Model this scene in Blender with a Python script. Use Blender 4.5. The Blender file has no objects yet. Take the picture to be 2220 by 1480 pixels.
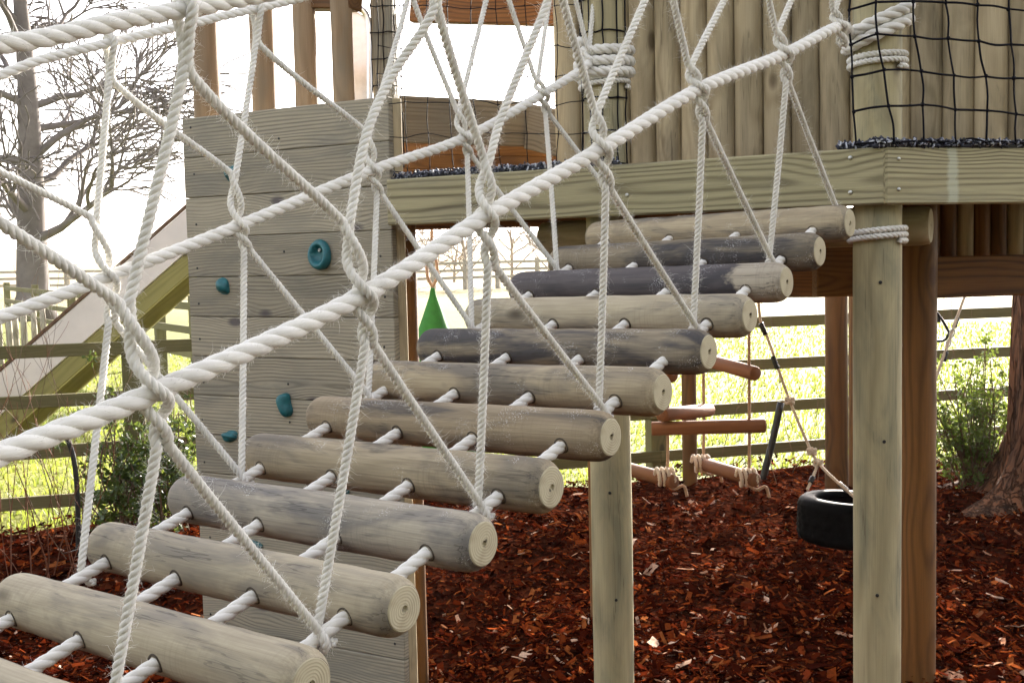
import bpy, bmesh, math, random
import numpy as np
from mathutils import Vector, Matrix
random.seed(7); RG = np.random.default_rng(7)
C = bpy.context.scene.collection
S = bpy.context.scene
# ------------------------------------------------------------------ camera
EYE = 1.75; FPX = 2446.0; PITCH = 0.0715; ROLL = 0.0226
cF = np.array([0, math.cos(PITCH), -math.sin(PITCH)]); cU = np.array([0, math.sin(PITCH), math.cos(PITCH)]); cX = np.array([1.0, 0, 0])
cXr = math.cos(ROLL)*cX - math.sin(ROLL)*cU
cUr = math.sin(ROLL)*cX + math.cos(ROLL)*cU
CAM = np.array([0, 0, EYE])
cam = bpy.data.objects.new('camera', bpy.data.cameras.new('camera')); C.objects.link(cam)
m = Matrix.Identity(4)
for i in range(3):
    m[i][0] = cXr[i]; m[i][1] = cUr[i]; m[i][2] = -cF[i]; m[i][3] = CAM[i]
cam.matrix_world = m
cam.data.sensor_width = 36; cam.data.lens = 36*FPX/2220; cam.data.clip_end = 3000; cam.data.clip_start = 0.05
S.camera = cam
# ------------------------------------------------------------------ sky, sun, exposure
SUN_EL = math.radians(18); SUN_AZ = math.radians(23)      # azimuth to the right of straight ahead (+Y)
w = bpy.data.worlds.new('World'); S.world = w; w.use_nodes = True
nt = w.node_tree; bg = nt.nodes['Background']
sky = nt.nodes.new('ShaderNodeTexSky'); sky.sky_type = 'NISHITA'; sky.sun_disc = False
sky.sun_elevation = SUN_EL; sky.sun_rotation = SUN_AZ; sky.air_density = 1.0; sky.dust_density = 2.5; sky.ozone_density = 1.0
hs = nt.nodes.new('ShaderNodeHueSaturation'); hs.inputs['Saturation'].default_value = 0.28
nt.links.new(sky.outputs[0], hs.inputs['Color'])
tw = nt.nodes.new('ShaderNodeMix'); tw.data_type = 'RGBA'; tw.blend_type = 'MULTIPLY'; tw.inputs[0].default_value = 1
nt.links.new(hs.outputs[0], tw.inputs[6]); tw.inputs[7].default_value = (1.0, 0.955, 0.965, 1)
nt.links.new(tw.outputs[2], bg.inputs['Color']); bg.inputs['Strength'].default_value = 0.15
sl = bpy.data.lights.new('sun', 'SUN'); sl.energy = 5.0; sl.angle = math.radians(0.53); sl.color = (1.0, 0.93, 0.82)
so = bpy.data.objects.new('sun', sl); C.objects.link(so)
sd = Vector((math.sin(SUN_AZ)*math.cos(SUN_EL), math.cos(SUN_AZ)*math.cos(SUN_EL), math.sin(SUN_EL)))
so.rotation_euler = (-sd).to_track_quat('-Z', 'Y').to_euler(); so.location = (0, 0, 30)
S.view_settings.view_transform = 'Standard'; S.view_settings.look = 'None'; S.view_settings.gamma = 1
S.view_settings.exposure = 2.38
S.cycles.max_bounces = 6; S.cycles.diffuse_bounces = 4; S.cycles.glossy_bounces = 3; S.cycles.transparent_max_bounces = 6

# ------------------------------------------------------------------ geometry helpers
def V(*a): return np.array(a, float)
def ray(px, py): return cXr*(px-1110)/FPX - cUr*(py-740)/FPX + cF
def at(px, py, d): return CAM + ray(px, py)*d
def ground_at(px, py, z=0.0):
    v = ray(px, py); return CAM + v*((z-EYE)/v[2])
def on_plane(px, py, Q, nrm):
    v = ray(px, py); return CAM + v*(np.dot(Q-CAM, nrm)/np.dot(v, nrm))
def at_z(px, d, z):
    """point in the vertical image column px at depth d, at height z"""
    lo, hi = -3000., 6000.
    for _ in range(50):
        mid = (lo+hi)/2
        if at(px, mid, d)[2] > z: lo = mid
        else: hi = mid
    return at(px, lo, d)

class MB:
    def __init__(s): s.v = []; s.f = []; s.n = 0; s.mi = []; s.uv = []
    def add(s, v, f, mi=0, uv=None):
        v = np.asarray(v, float); s.v.append(v)
        s.f += [tuple(int(i)+s.n for i in q) for q in f]; s.mi += [mi]*len(f); s.n += len(v)
        s.uv.append(np.zeros((len(v), 2)) if uv is None else np.asarray(uv, float))
    def box(s, c, h, ax=None, mi=0):
        c = np.asarray(c, float); A = np.eye(3) if ax is None else np.asarray(ax, float)
        v = [c + A[0]*h[0]*a + A[1]*h[1]*b + A[2]*h[2]*d for a in (-1, 1) for b in (-1, 1) for d in (-1, 1)]
        s.add(v, [(0,1,3,2),(4,6,7,5),(0,4,5,1),(2,3,7,6),(0,2,6,4),(1,5,7,3)], mi)
    def tube(s, P, r, n=8, cap=True, mi=0):
        P = np.asarray(P, float); k = len(P); r = np.broadcast_to(np.asarray(r, float), (k,))
        T, N, B = frames(P); a = np.linspace(0, 2*math.pi, n, endpoint=False)
        ring = (P[:, None] + r[:, None, None]*(np.cos(a)[None, :, None]*N[:, None] + np.sin(a)[None, :, None]*B[:, None])).reshape(-1, 3)
        L = np.concatenate([[0], np.cumsum(np.linalg.norm(np.diff(P, axis=0), axis=1))])
        uv = np.stack([np.repeat(L, n), np.tile(np.arange(n)/n, k)], 1)
        f = [(i*n+j, i*n+(j+1) % n, (i+1)*n+(j+1) % n, (i+1)*n+j) for i in range(k-1) for j in range(n)]
        if cap: f += [tuple(range(n-1, -1, -1)), tuple((k-1)*n+j for j in range(n))]
        s.add(ring, f, mi, uv)
    def ball(s, c, r, n=8, mi=0):
        rows = max(4, n//2); P = []; 
        for i in range(rows+1):
            t = math.pi*i/rows; P += [(c[0]+r*math.sin(t)*math.cos(a), c[1]+r*math.sin(t)*math.sin(a), c[2]+r*math.cos(t)) for a in np.linspace(0, 2*math.pi, n, endpoint=False)]
        s.add(P, [(i*n+j, (i+1)*n+j, (i+1)*n+(j+1) % n, i*n+(j+1) % n) for i in range(rows) for j in range(n)], mi)
    def build(s, name, mats, parent=None, loc=None, ax=None, smooth=True, orient=None):
        """ax: three world axes -> vertices were given in local coordinates; else vertices are world coordinates"""
        me = bpy.data.meshes.new(name); v = np.concatenate(s.v)
        par = np.zeros(3) if parent is None else np.array(parent['wl'])
        if ax is None:
            o3 = np.asarray(loc if loc is not None else v.mean(0), float)
            v = v - o3
            if orient is not None: v = v @ np.asarray(orient).T       # rows of orient are local axes
        else: o3 = np.asarray(loc, float)
        me.from_pydata(v.tolist(), [], s.f)
        for mm in (mats if isinstance(mats, (list, tuple)) else [mats]): me.materials.append(mm)
        me.polygons.foreach_set('material_index', np.array(s.mi, dtype=np.int32))
        if smooth: me.polygons.foreach_set('use_smooth', np.ones(len(s.f), dtype=bool))
        ul = me.uv_layers.new(name='UVMap'); uv = np.concatenate(s.uv); li = np.zeros(len(me.loops), dtype=np.int32)
        me.loops.foreach_get('vertex_index', li); ul.data.foreach_set('uv', uv[li].ravel().astype(np.float32))
        me.update()
        o = bpy.data.objects.new(name, me); C.objects.link(o)
        A = ax if ax is not None else orient
        if A is not None:
            M = Matrix.Identity(4)
            for i in range(3):
                for j in range(3): M[i][j] = A[j][i]
            o.rotation_euler = M.to_euler()
        if parent is not None: o.parent = parent
        if parent is not None and parent.type == 'MESH':
            o.matrix_parent_inverse = Matrix.Identity(4)
            Mp = parent.rotation_euler.to_matrix()
            o.location = Mp.inverted() @ Vector(o3-par)
            o.rotation_euler = (Mp.inverted() @ o.rotation_euler.to_matrix()).to_euler()
        else: o.location = o3 - par
        o['wl'] = [float(x) for x in o3]
        return o

def frames(P):
    k = len(P); T = np.zeros_like(P); T[1:-1] = P[2:]-P[:-2]; T[0] = P[1]-P[0]; T[-1] = P[-1]-P[-2]
    T /= np.maximum(np.linalg.norm(T, axis=1, keepdims=True), 1e-9)
    N = np.zeros_like(P); u = V(0, 0, 1) if abs(T[0][2]) < .9 else V(1, 0, 0)
    N[0] = u - T[0]*np.dot(u, T[0]); N[0] /= np.linalg.norm(N[0])
    for i in range(1, k):
        x = N[i-1] - T[i]*np.dot(N[i-1], T[i]); N[i] = x/max(np.linalg.norm(x), 1e-9)
    return T, N, np.cross(T, N)
def resample(P, step):
    P = np.asarray(P, float); L = np.concatenate([[0], np.cumsum(np.linalg.norm(np.diff(P, axis=0), axis=1))])
    n = max(3, int(L[-1]/step)+1); t = np.linspace(0, L[-1], n)
    return np.stack([np.interp(t, L, P[:, i]) for i in range(3)], 1)
def smooth_path(P, step=0.01, tension=.5):
    """Catmull-Rom through the points, then even steps"""
    P = np.asarray(P, float)
    if len(P) == 2: return resample(P, step)
    Q = np.vstack([2*P[0]-P[1], P, 2*P[-1]-P[-2]]); out = []
    for i in range(1, len(Q)-2):
        p0, p1, p2, p3 = Q[i-1], Q[i], Q[i+1], Q[i+2]
        d = np.linalg.norm(p2-p1); d0 = max(np.linalg.norm(p1-p0), 1e-6); d3 = max(np.linalg.norm(p3-p2), 1e-6)
        m1 = (p2-p0)/(d0+d)*d*2*tension; m2 = (p3-p1)/(d3+d)*d*2*tension
        t = np.linspace(0, 1, max(4, int(d/step)+2))[:-1, None]
        out.append((2*t**3-3*t**2+1)*p1 + (t**3-2*t**2+t)*m1 + (-2*t**3+3*t**2)*p2 + (t**3-t**2)*m2)
    out.append(P[-1:]); return resample(np.vstack(out), step)
def rope_into(mb, path, dia, lay=3.0, per=9, sides=7, fuzz=0, ph0=0.0, flen=.5, so=.52, sr=.515):
    """three-strand laid rope (Z lay) with loose fibres standing off it"""
    R = dia/2; pitch = lay*dia; P = resample(path, pitch/per); T, N, B = frames(P)
    L = np.concatenate([[0], np.cumsum(np.linalg.norm(np.diff(P, axis=0), axis=1))])
    for q in range(3):
        a = 2*math.pi*(L/pitch + q/3) + ph0
        c = P + so*R*(np.cos(a)[:, None]*N + np.sin(a)[:, None]*B)
        mb.tube(c, R*sr, sides)
    if fuzz:
        n = int(L[-1]*fuzz); idx = RG.integers(0, len(P), n); th = RG.uniform(0, 2*math.pi, n); ln = RG.gamma(2, .35, n)*dia*flen
        rad = np.cos(th)[:, None]*N[idx] + np.sin(th)[:, None]*B[idx]
        base = P[idx] + rad*R*.85; d = rad + T[idx]*RG.uniform(-1.6, 1.6, (n, 1)) + RG.normal(0, .35, (n, 3)); d /= np.linalg.norm(d, axis=1, keepdims=True)
        d2 = d + RG.normal(0, .6, (n, 3)); d2 /= np.linalg.norm(d2, axis=1, keepdims=True)
        mid = base + d*ln[:, None]*.6; tip = mid + d2*ln[:, None]*.5
        wv = np.cross(d, RG.normal(0, 1, (n, 3))); wv /= np.maximum(np.linalg.norm(wv, axis=1, keepdims=True), 1e-9); wv *= .0002
        v = np.stack([base-wv, base+wv, mid+wv*.8, mid-wv*.8, tip], 1).reshape(-1, 3)
        i5 = np.arange(n)*5
        mb.add(v, [(i, i+1, i+2, i+3) for i in i5] + [(i+3, i+2, i+4) for i in i5])
    return mb
def bevbox(mb, h, bev=.004, c=(0, 0, 0), seg=1, mi=0, ax=None):
    """box with chamfered edges, half sizes h"""
    bm = bmesh.new(); bmesh.ops.create_cube(bm, size=2)
    for v in bm.verts: v.co = Vector((v.co.x*h[0], v.co.y*h[1], v.co.z*h[2]))
    bmesh.ops.bevel(bm, geom=list(bm.edges), offset=bev, segments=seg, affect='EDGES', profile=.6)
    bm.verts.index_update(); A = np.eye(3) if ax is None else np.asarray(ax, float)
    v = np.array([v.co[:] for v in bm.verts]) @ A + np.asarray(c, float)
    mb.add(v, [[q.index for q in f.verts] for f in bm.faces], mi); bm.free()
def lathe(mb, prof, n=28, ax=None, c=(0, 0, 0), wob=0, mi=0, arc=2*math.pi):
    """profile of (x along axis, radius) turned about local X"""
    A = np.eye(3) if ax is None else np.asarray(ax, float); full = abs(arc-2*math.pi) < 1e-6
    a = np.linspace(0, arc, n, endpoint=not full); P = []; uv = []
    ph = RG.uniform(0, 6.3, 4)
    for x, r in prof:
        rr = r*(1 + wob*(np.sin(2*a+ph[0]+x*3) + .6*np.sin(3*a+ph[1]-x*5) + .5*np.sin(x*9+ph[2])))
        P.append(np.stack([np.full(n, x), rr*np.cos(a), rr*np.sin(a)], 1))
    P = np.concatenate(P) @ A + np.asarray(c, float); k = len(prof)
    f = [(i*n+j, i*n+(j+1) % n, (i+1)*n+(j+1) % n, (i+1)*n+j) for i in range(k-1) for j in range(n if full else n-1)]
    mb.add(P, f, mi)
def basis(x, up=(0, 0, 1)):
    x = np.asarray(x, float); x = x/np.linalg.norm(x); u = np.asarray(up, float)
    if abs(np.dot(x, u)) > .95*np.linalg.norm(u): u = V(0, 1, 0)
    y = np.cross(u, x); y /= np.linalg.norm(y); return np.array([x, y, np.cross(x, y)])

# ------------------------------------------------------------------ tagging
def tag(o, label=None, cat=None, group=None, kind=None):
    if label: o['label'] = label
    if cat: o['category'] = cat
    if group: o['group'] = group
    if kind: o['kind'] = kind
    return o
def thing(name, label, cat, loc, group=None):
    o = bpy.data.objects.new(name, None); C.objects.link(o); o.location = [float(x) for x in loc]; o.empty_display_size = .1
    o['wl'] = [float(x) for x in loc]
    return tag(o, label, cat, group)

# ------------------------------------------------------------------ materials
def newmat(name):
    mt = bpy.data.materials.new(name); mt.use_nodes = True; t = mt.node_tree
    return mt, t, t.nodes['Principled BSDF']
class G:
    """tiny node-graph writer"""
    def __init__(s, t): s.t = t
    def _set(s, inp, v):
        if hasattr(v, 'is_output'): s.t.links.new(v, inp)
        elif isinstance(v, (tuple, list)) and inp.type == 'RGBA' and len(v) == 3: inp.default_value = (*v, 1)
        else: inp.default_value = v
    def math(s, op, a, b=0.0, c=None, clamp=False):
        n = s.t.nodes.new('ShaderNodeMath'); n.operation = op; n.use_clamp = clamp
        s._set(n.inputs[0], a); s._set(n.inputs[1], b)
        if c is not None: s._set(n.inputs[2], c)
        return n.outputs[0]
    def vmath(s, op, a, b):
        n = s.t.nodes.new('ShaderNodeVectorMath'); n.operation = op; s._set(n.inputs[0], a)
        if op == 'SCALE': s._set(n.inputs['Scale'], b)
        else: s._set(n.inputs[1], b)
        return n.outputs['Value'] if op in ('LENGTH', 'DOT_PRODUCT') else n.outputs[0]
    def coord(s, k='Object'): return s.t.nodes.new('ShaderNodeTexCoord').outputs[k]
    def sep(s, v):
        n = s.t.nodes.new('ShaderNodeSeparateXYZ'); s._set(n.inputs[0], v); return n.outputs
    def comb(s, x, y, z):
        n = s.t.nodes.new('ShaderNodeCombineXYZ')
        for i, q in enumerate((x, y, z)): s._set(n.inputs[i], q)
        return n.outputs[0]
    def noise(s, v, scale, detail=3, rough=.55, dist=0, col=False):
        n = s.t.nodes.new('ShaderNodeTexNoise'); s._set(n.inputs['Vector'], v); n.inputs['Scale'].default_value = scale
        n.inputs['Detail'].default_value = detail; n.inputs['Roughness'].default_value = rough; n.inputs['Distortion'].default_value = dist
        return n.outputs['Color' if col else 'Fac']
    def vor(s, v, scale, feat='F1', out='Distance', rnd=1):
        n = s.t.nodes.new('ShaderNodeTexVoronoi'); n.feature = feat; s._set(n.inputs['Vector'], v); n.inputs['Scale'].default_value = scale
        n.inputs['Randomness'].default_value = rnd; return n.outputs[out]
    def ramp(s, f, stops, interp='LINEAR'):
        n = s.t.nodes.new('ShaderNodeValToRGB'); s._set(n.inputs[0], f); e = n.color_ramp.elements; n.color_ramp.interpolation = interp
        while len(e) < len(stops): e.new(.5)
        for q, (p, c) in zip(e, stops):
            q.position = p; q.color = (*c, 1) if isinstance(c, (tuple, list)) else (c, c, c, 1)
        return n.outputs[0]
    def mix(s, f, a, b, mode='MIX'):
        n = s.t.nodes.new('ShaderNodeMix'); n.data_type = 'RGBA'; n.blend_type = mode
        s._set(n.inputs[0], f); s._set(n.inputs[6], a); s._set(n.inputs[7], b); return n.outputs[2]
    def maprange(s, v, a, b, c=0., d=1.):
        n = s.t.nodes.new('ShaderNodeMapRange'); s._set(n.inputs[0], v)
        for i, q in enumerate((a, b, c, d)): n.inputs[i+1].default_value = q
        return n.outputs[0]
    def bump(s, h, strength=.4, dist=.002):
        n = s.t.nodes.new('ShaderNodeBump'); s._set(n.inputs['Height'], h); n.inputs['Strength'].default_value = strength; n.inputs['Distance'].default_value = dist
        return n.outputs[0]
    def orand(s): return s.t.nodes.new('ShaderNodeObjectInfo').outputs['Random']
    def irand(s): return s.t.nodes.new('ShaderNodeNewGeometry').outputs['Random Per Island']

def wood(name, light, dark, freq=70, stain=(.12, .12, .13), stain_amt=.4, knot=1.0, contrast=.7, z0=.07, rough=.8, bump=.5, rnd=.25, frost=0., knotcol=(.06, .045, .03), isl=True, warp=.03, warpx=.7, green=0., pale_end=False, drip=None):
    """long grain along local X, growth rings about an axis off the board, knots, weather stains"""
    mt, t, b = newmat(name); g = G(t)
    co = g.coord('Object'); o = g.orand(); r = g.math('ADD', g.math('MULTIPLY', o, 41.7), g.math('MULTIPLY', g.irand(), 23.1)) if isl else g.math('MULTIPLY', o, 41.7)
    r01 = g.math('FRACT', g.math('MULTIPLY', r, 1.37)); r02 = g.math('FRACT', g.math('MULTIPLY', r, 2.91))
    x, y, z = g.sep(co)
    xs = g.math('ADD', x, g.math('MULTIPLY', r, 3.3))
    yy = g.math('ADD', y, g.math('MULTIPLY', g.math('SUBTRACT', r01, .5), .12))
    zz = g.math('ADD', z, g.math('MULTIPLY_ADD', r02, .05, -z0) if z0 else 0.0)
    lowc = g.comb(g.math('MULTIPLY', xs, warpx), g.math('MULTIPLY', yy, 5.0), g.math('MULTIPLY', zz, 5.0))
    n1 = g.noise(lowc, 1.0, 2, .5)
    kv = g.vor(g.comb(g.math('MULTIPLY', xs, 2.4), g.math('MULTIPLY', yy, 5.0), g.math('MULTIPLY', zz, 5.0)), 1.0, rnd=.9)
    kn = g.math('POWER', 2.718, g.math('MULTIPLY', g.math('MULTIPLY', kv, kv), -42.0))        # 1 at a knot
    kbig = g.math('POWER', 2.718, g.math('MULTIPLY', g.math('MULTIPLY', kv, kv), -9.0))
    rad = g.vmath('LENGTH', g.comb(0.0, yy, zz), (0, 0, 0)) if False else g.math('SQRT', g.math('ADD', g.math('MULTIPLY', yy, yy), g.math('MULTIPLY', zz, zz)))
    rad = g.math('ADD', rad, g.math('MULTIPLY', n1, warp*3))
    rad = g.math('ADD', rad, g.math('MULTIPLY', kbig, .035*knot))
    fine = g.noise(g.comb(g.math('MULTIPLY', xs, 5.0), g.math('MULTIPLY', yy, 260.0), g.math('MULTIPLY', zz, 260.0)), 1.0, 2, .6)
    sn = g.math('SINE', g.math('ADD', g.math('MULTIPLY', rad, freq*6.2832), g.math('MULTIPLY', fine, .9)))
    ring = g.math('POWER', g.math('MULTIPLY_ADD', sn, .5, .5), 2.2)
    vary = g.noise(g.comb(g.math('MULTIPLY', xs, 1.5), g.math('MULTIPLY', yy, 14.0), g.math('MULTIPLY', zz, 14.0)), 1.0, 3, .6)
    rs = g.math('MULTIPLY', ring, g.maprange(vary, .3, .7, .35, 1.0))
    col = g.mix(g.math('MULTIPLY', rs, contrast), light, dark)
    col = g.mix(g.maprange(fine, .35, .72, 0., .5 if name.startswith('log') else .28), col, dark)
    big = g.noise(g.comb(g.math('MULTIPLY', xs, 2.2), g.math('MULTIPLY', yy, 9.0), g.math('MULTIPLY', zz, 9.0)), 1.0, 4, .62, .6)
    col = g.mix(g.math('MULTIPLY', g.maprange(big, .46, .62 if name.startswith('log') else .68), stain_amt), col, stain)
    if green: col = g.mix(g.math('MULTIPLY', g.maprange(g.noise(co, 3.1, 3), .45, .65), green), col, (.16, .2, .12))
    if drip is not None:
        dm = g.maprange(g.math('ABSOLUTE', g.math('SUBTRACT', g.math('MULTIPLY_ADD', g.noise(co, 25, 3, .6), .03, x), drip)), .012, .024, .42, 0)
        col = g.mix(dm, col, (.52, .56, .46))
    if pale_end: col = g.mix(g.maprange(g.math('MULTIPLY_ADD', g.noise(co, 12, 4, .7), .22, x), -.22, -.26), col, g.mix(g.math('MULTIPLY', rs, .6), (.42, .37, .29), (.22, .18, .13)))
    if name in ('pale_post', 'palisade_log'):
        ck = g.noise(g.comb(g.math('MULTIPLY', xs, .9), g.math('MULTIPLY', y, 26.0), g.math('MULTIPLY', z, 26.0)), 1.0, 3, .55)
        col = g.mix(g.math('MULTIPLY', g.math('LESS_THAN', g.math('ABSOLUTE', g.math('SUBTRACT', ck, .5)), .009), g.maprange(big, .45, .65, 0, .45)), col, (.05, .042, .03))
    if name.startswith('log'):
        peel = g.noise(g.comb(g.math('MULTIPLY', x, 170.0), g.math('MULTIPLY', y, 9.0), g.math('MULTIPLY', z, 9.0)), 1.0, 2, .6); pm = g.maprange(g.noise(co, 4.3, 2), .42, .62)
        col = g.mix(g.math('MULTIPLY', g.maprange(peel, .5, .7), g.math('MULTIPLY', pm, .3)), col, dark)
        crk = g.noise(g.comb(g.math('MULTIPLY', xs, 2.0), g.math('MULTIPLY', y, 34.0), g.math('MULTIPLY', z, 34.0)), 1.0, 3, .6)
        col = g.mix(g.math('MULTIPLY', g.math('LESS_THAN', g.math('ABSOLUTE', g.math('SUBTRACT', crk, .5)), .012), g.maprange(big, .45, .6, 0, .55)), col, (.05, .045, .04))
    if knot > 0: col = g.mix(g.maprange(kn, .45, .8, 0., .85), col, knotcol)
    v = g.math('MULTIPLY_ADD', g.math('SUBTRACT', r01, .5), rnd*2, 1.0)
    col = g.mix(1.0, col, g.comb(v, v, v), 'MULTIPLY')
    if frost:
        sp = g.vor(co, 260, rnd=1); pat = g.noise(co, 9, 3, .6)
        fm = g.math('MULTIPLY', g.math('LESS_THAN', sp, .22), g.maprange(pat, .60-frost*.12, .70-frost*.12))
        col = g.mix(fm, col, (.85, .86, .88))
    t.links.new(col, b.inputs['Base Color']); b.inputs['Roughness'].default_value = rough
    b.inputs['Specular IOR Level'].default_value = .3
    h = g.math('ADD', g.math('MULTIPLY', ring, -.6), g.math('MULTIPLY', fine, 1.0)); h = g.math('ADD', h, g.math('MULTIPLY', big, .6))
    t.links.new(g.bump(h, bump, .0015), b.inputs['Normal'])
    return mt
def endgrain(name, light, dark, freq=120):
    mt, t, b = newmat(name); g = G(t); co = g.coord('Object'); r = g.orand(); x, y, z = g.sep(co)
    yo = g.math('ADD', y, g.math('MULTIPLY_ADD', r, .016, -.008)); zo = g.math('ADD', z, g.math('MULTIPLY_ADD', r, -.012, .006))
    rad = g.math('SQRT', g.math('ADD', g.math('MULTIPLY', yo, yo), g.math('MULTIPLY', zo, zo)))
    rad = g.math('ADD', rad, g.math('MULTIPLY', g.noise(co, 14, 2), .012))
    f = g.math('POWER', g.math('MULTIPLY_ADD', g.math('SINE', g.math('MULTIPLY', rad, freq*6.28)), .5, .5), 1.8)
    col = g.mix(g.math('MULTIPLY', f, g.maprange(g.noise(co, 9, 2), .3, .7, .15, .6)), light, dark)
    col = g.mix(g.maprange(g.noise(co, 22, 4), .5, .75, 0, .5), col, dark)
    ang = g.math('ARCTAN2', yo, zo)
    crack = g.math('LESS_THAN', g.math('ABSOLUTE', g.math('SINE', g.math('ADD', g.math('MULTIPLY', ang, 1.0), g.math('MULTIPLY', g.noise(co, 40, 2), .5)))), .02)
    col = g.mix(g.math('MULTIPLY', crack, g.maprange(rad, .01, .03, .7, 0.)), col, (.03, .025, .02))
    col = g.mix(g.maprange(rad, .0085, .0115, .9, 0.), col, (.05, .035, .02))
    t.links.new(col, b.inputs['Base Color']); b.inputs['Roughness'].default_value = .85
    t.links.new(g.bump(f, .4, .001), b.inputs['Normal']); return mt
def plain(name, col, rough=.7, metal=0., var=.25, scale=20, bump=.2, spec=.4, col2=None):
    mt, t, b = newmat(name); g = G(t); co = g.coord('Object'); n = g.noise(co, scale, 4, .6)
    c2 = col2 if col2 else tuple(c*(1-var) for c in col)
    t.links.new(g.mix(g.maprange(n, .35, .65), col, c2), b.inputs['Base Color'])
    b.inputs['Roughness'].default_value = rough; b.inputs['Metallic'].default_value = metal; b.inputs['Specular IOR Level'].default_value = spec
    if bump: t.links.new(g.bump(n, bump, .003), b.inputs['Normal'])
    return mt
def rope_mat(name, c1, c2, freq=700):
    mt, t, b = newmat(name); g = G(t); uv = g.coord('UV'); u, v, _ = g.sep(uv); co = g.coord('Object')
    n = g.noise(g.comb(g.math('MULTIPLY', u, 45.0), g.math('MULTIPLY_ADD', u, 18., g.math('MULTIPLY', v, 26.0)), g.math('MULTIPLY', g.irand(), 30.)), 1.0, 2, .6)
    d = g.noise(co, 11, 4, .6)
    col = g.mix(g.maprange(n, .3, .75), c1, c2); col = g.mix(g.maprange(d, .5, .72, 0, .5), col, tuple(c*.70 for c in c2)); d2 = g.noise(co, 3.5, 4, .65); col = g.mix(g.maprange(d2, .5, .7, 0, .28), col, (c2[0]*.68, c2[1]*.66, c2[2]*.60))
    t.links.new(col, b.inputs['Base Color']); b.inputs['Roughness'].default_value = .95; b.inputs['Specular IOR Level'].default_value = .1
    b.inputs['Sheen Weight'].default_value = .25; b.inputs['Sheen Roughness'].default_value = .5
    t.links.new(g.bump(n, .5, .0012), b.inputs['Normal'])
    tr = t.nodes.new('ShaderNodeBsdfTranslucent'); g._set(tr.inputs[0], col); mx = t.nodes.new('ShaderNodeMixShader'); mx.inputs[0].default_value = .16
    t.links.new(b.outputs[0], mx.inputs[1]); t.links.new(tr.outputs[0], mx.inputs[2])
    t.links.new(mx.outputs[0], t.nodes['Material Output'].inputs['Surface']); return mt
def leafmat(name, c1, c2, trans=.35, rough=.5):
    mt, t, b = newmat(name); g = G(t); r = g.irand(); col = g.mix(r, c1, c2)
    t.links.new(col, b.inputs['Base Color']); b.inputs['Roughness'].default_value = rough
    tr = t.nodes.new('ShaderNodeBsdfTranslucent'); g._set(tr.inputs[0], g.mix(.5, col, (.25, .32, .04))); mx = t.nodes.new('ShaderNodeMixShader'); mx.inputs[0].default_value = trans
    t.links.new(b.outputs[0], mx.inputs[1]); t.links.new(tr.outputs[0], mx.inputs[2])
    t.links.new(mx.outputs[0], t.nodes['Material Output'].inputs['Surface']); return mt

M = {}
M['rope'] = rope_mat('white_rope', (.90, .885, .84), (.80, .775, .715))
M['hemp'] = rope_mat('hemp_rope', (.52, .36, .24), (.36, .22, .13))
M['cream'] = rope_mat('cream_rope', (.74, .64, .52), (.60, .48, .36))
M['log_tan'] = wood('log_tan', (.40, .335, .225), (.18, .14, .09), 38, (.10, .092, .085), .75, .6, .5, 0, .75, .7, .12, .1, warp=.05, isl=False)
M['log_brown'] = wood('log_brown', (.33, .265, .175), (.14, .105, .065), 38, (.08, .07, .062), .85, .6, .55, 0, .75, .7, .1, .55, warp=.05, isl=False)
M['log_streak'] = wood('log_streak', (.38, .34, .265), (.17, .15, .125), 38, (.12, .115, .115), .8, .7, .6, 0, .75, .7, .1, .12, warp=.05, isl=False)
M['log_pale'] = wood('log_pale', (.44, .385, .275), (.24, .20, .14), 38, (.19, .17, .14), .85, .6, .4, 0, .75, .45, .08, 0., warp=.05, isl=False)
M['log_grey'] = wood('log_grey', (.28, .235, .165), (.11, .09, .065), 38, (.055, .052, .056), .95, .6, .55, 0, .75, .7, .12, .55, warp=.05, isl=False)
M['log_dark'] = wood('log_dark', (.12, .105, .105), (.055, .05, .056), 38, (.035, .034, .042), .7, .5, .5, 0, .7, .5, .1, .5, warp=.05, isl=False, pale_end=True)
M['cut'] = endgrain('cut_end', (.46, .41, .28), (.25, .20, .12), 170)
M['beam'] = wood('deck_board', (.37, .335, .20), (.11, .09, .05), 62, (.20, .19, .14), .4, 1.0, 1.0, .075, .75, .5, .1, knotcol=(.07, .055, .045), warpx=.5)
M['beam_drip'] = wood('deck_board_dripped', (.37, .335, .20), (.11, .09, .05), 62, (.20, .19, .14), .4, 1.0, 1.0, .075, .75, .5, .1, knotcol=(.07, .055, .045), warpx=.5, drip=-.675)
M['greyboard'] = wood('weathered_board', (.19, .16, .115), (.08, .06, .04), 60, (.12, .11, .09), .5, 1.0, .8, .06, .8, .5, .1)
M['plank'] = wood('grey_plank', (.35, .315, .235), (.115, .10, .075), 70, (.165, .16, .135), .55, 1.0, .85, .06, .8, .5, .14, knotcol=(.075, .065, .07), warpx=.6)
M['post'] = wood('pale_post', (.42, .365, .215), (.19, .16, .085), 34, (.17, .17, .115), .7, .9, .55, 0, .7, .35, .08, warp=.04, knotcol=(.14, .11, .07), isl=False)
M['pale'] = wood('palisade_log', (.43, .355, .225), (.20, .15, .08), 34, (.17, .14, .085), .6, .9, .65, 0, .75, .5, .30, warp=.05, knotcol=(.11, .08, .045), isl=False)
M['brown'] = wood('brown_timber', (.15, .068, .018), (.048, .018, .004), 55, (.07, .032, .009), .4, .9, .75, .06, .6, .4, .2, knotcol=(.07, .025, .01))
M['darkbeam'] = wood('red_brown_joist', (.19, .08, .02), (.03, .010, .003), 48, (.10, .035, .012), .3, .9, .9, .07, .6, .4, .1, knotcol=(.03, .012, .006))
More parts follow.
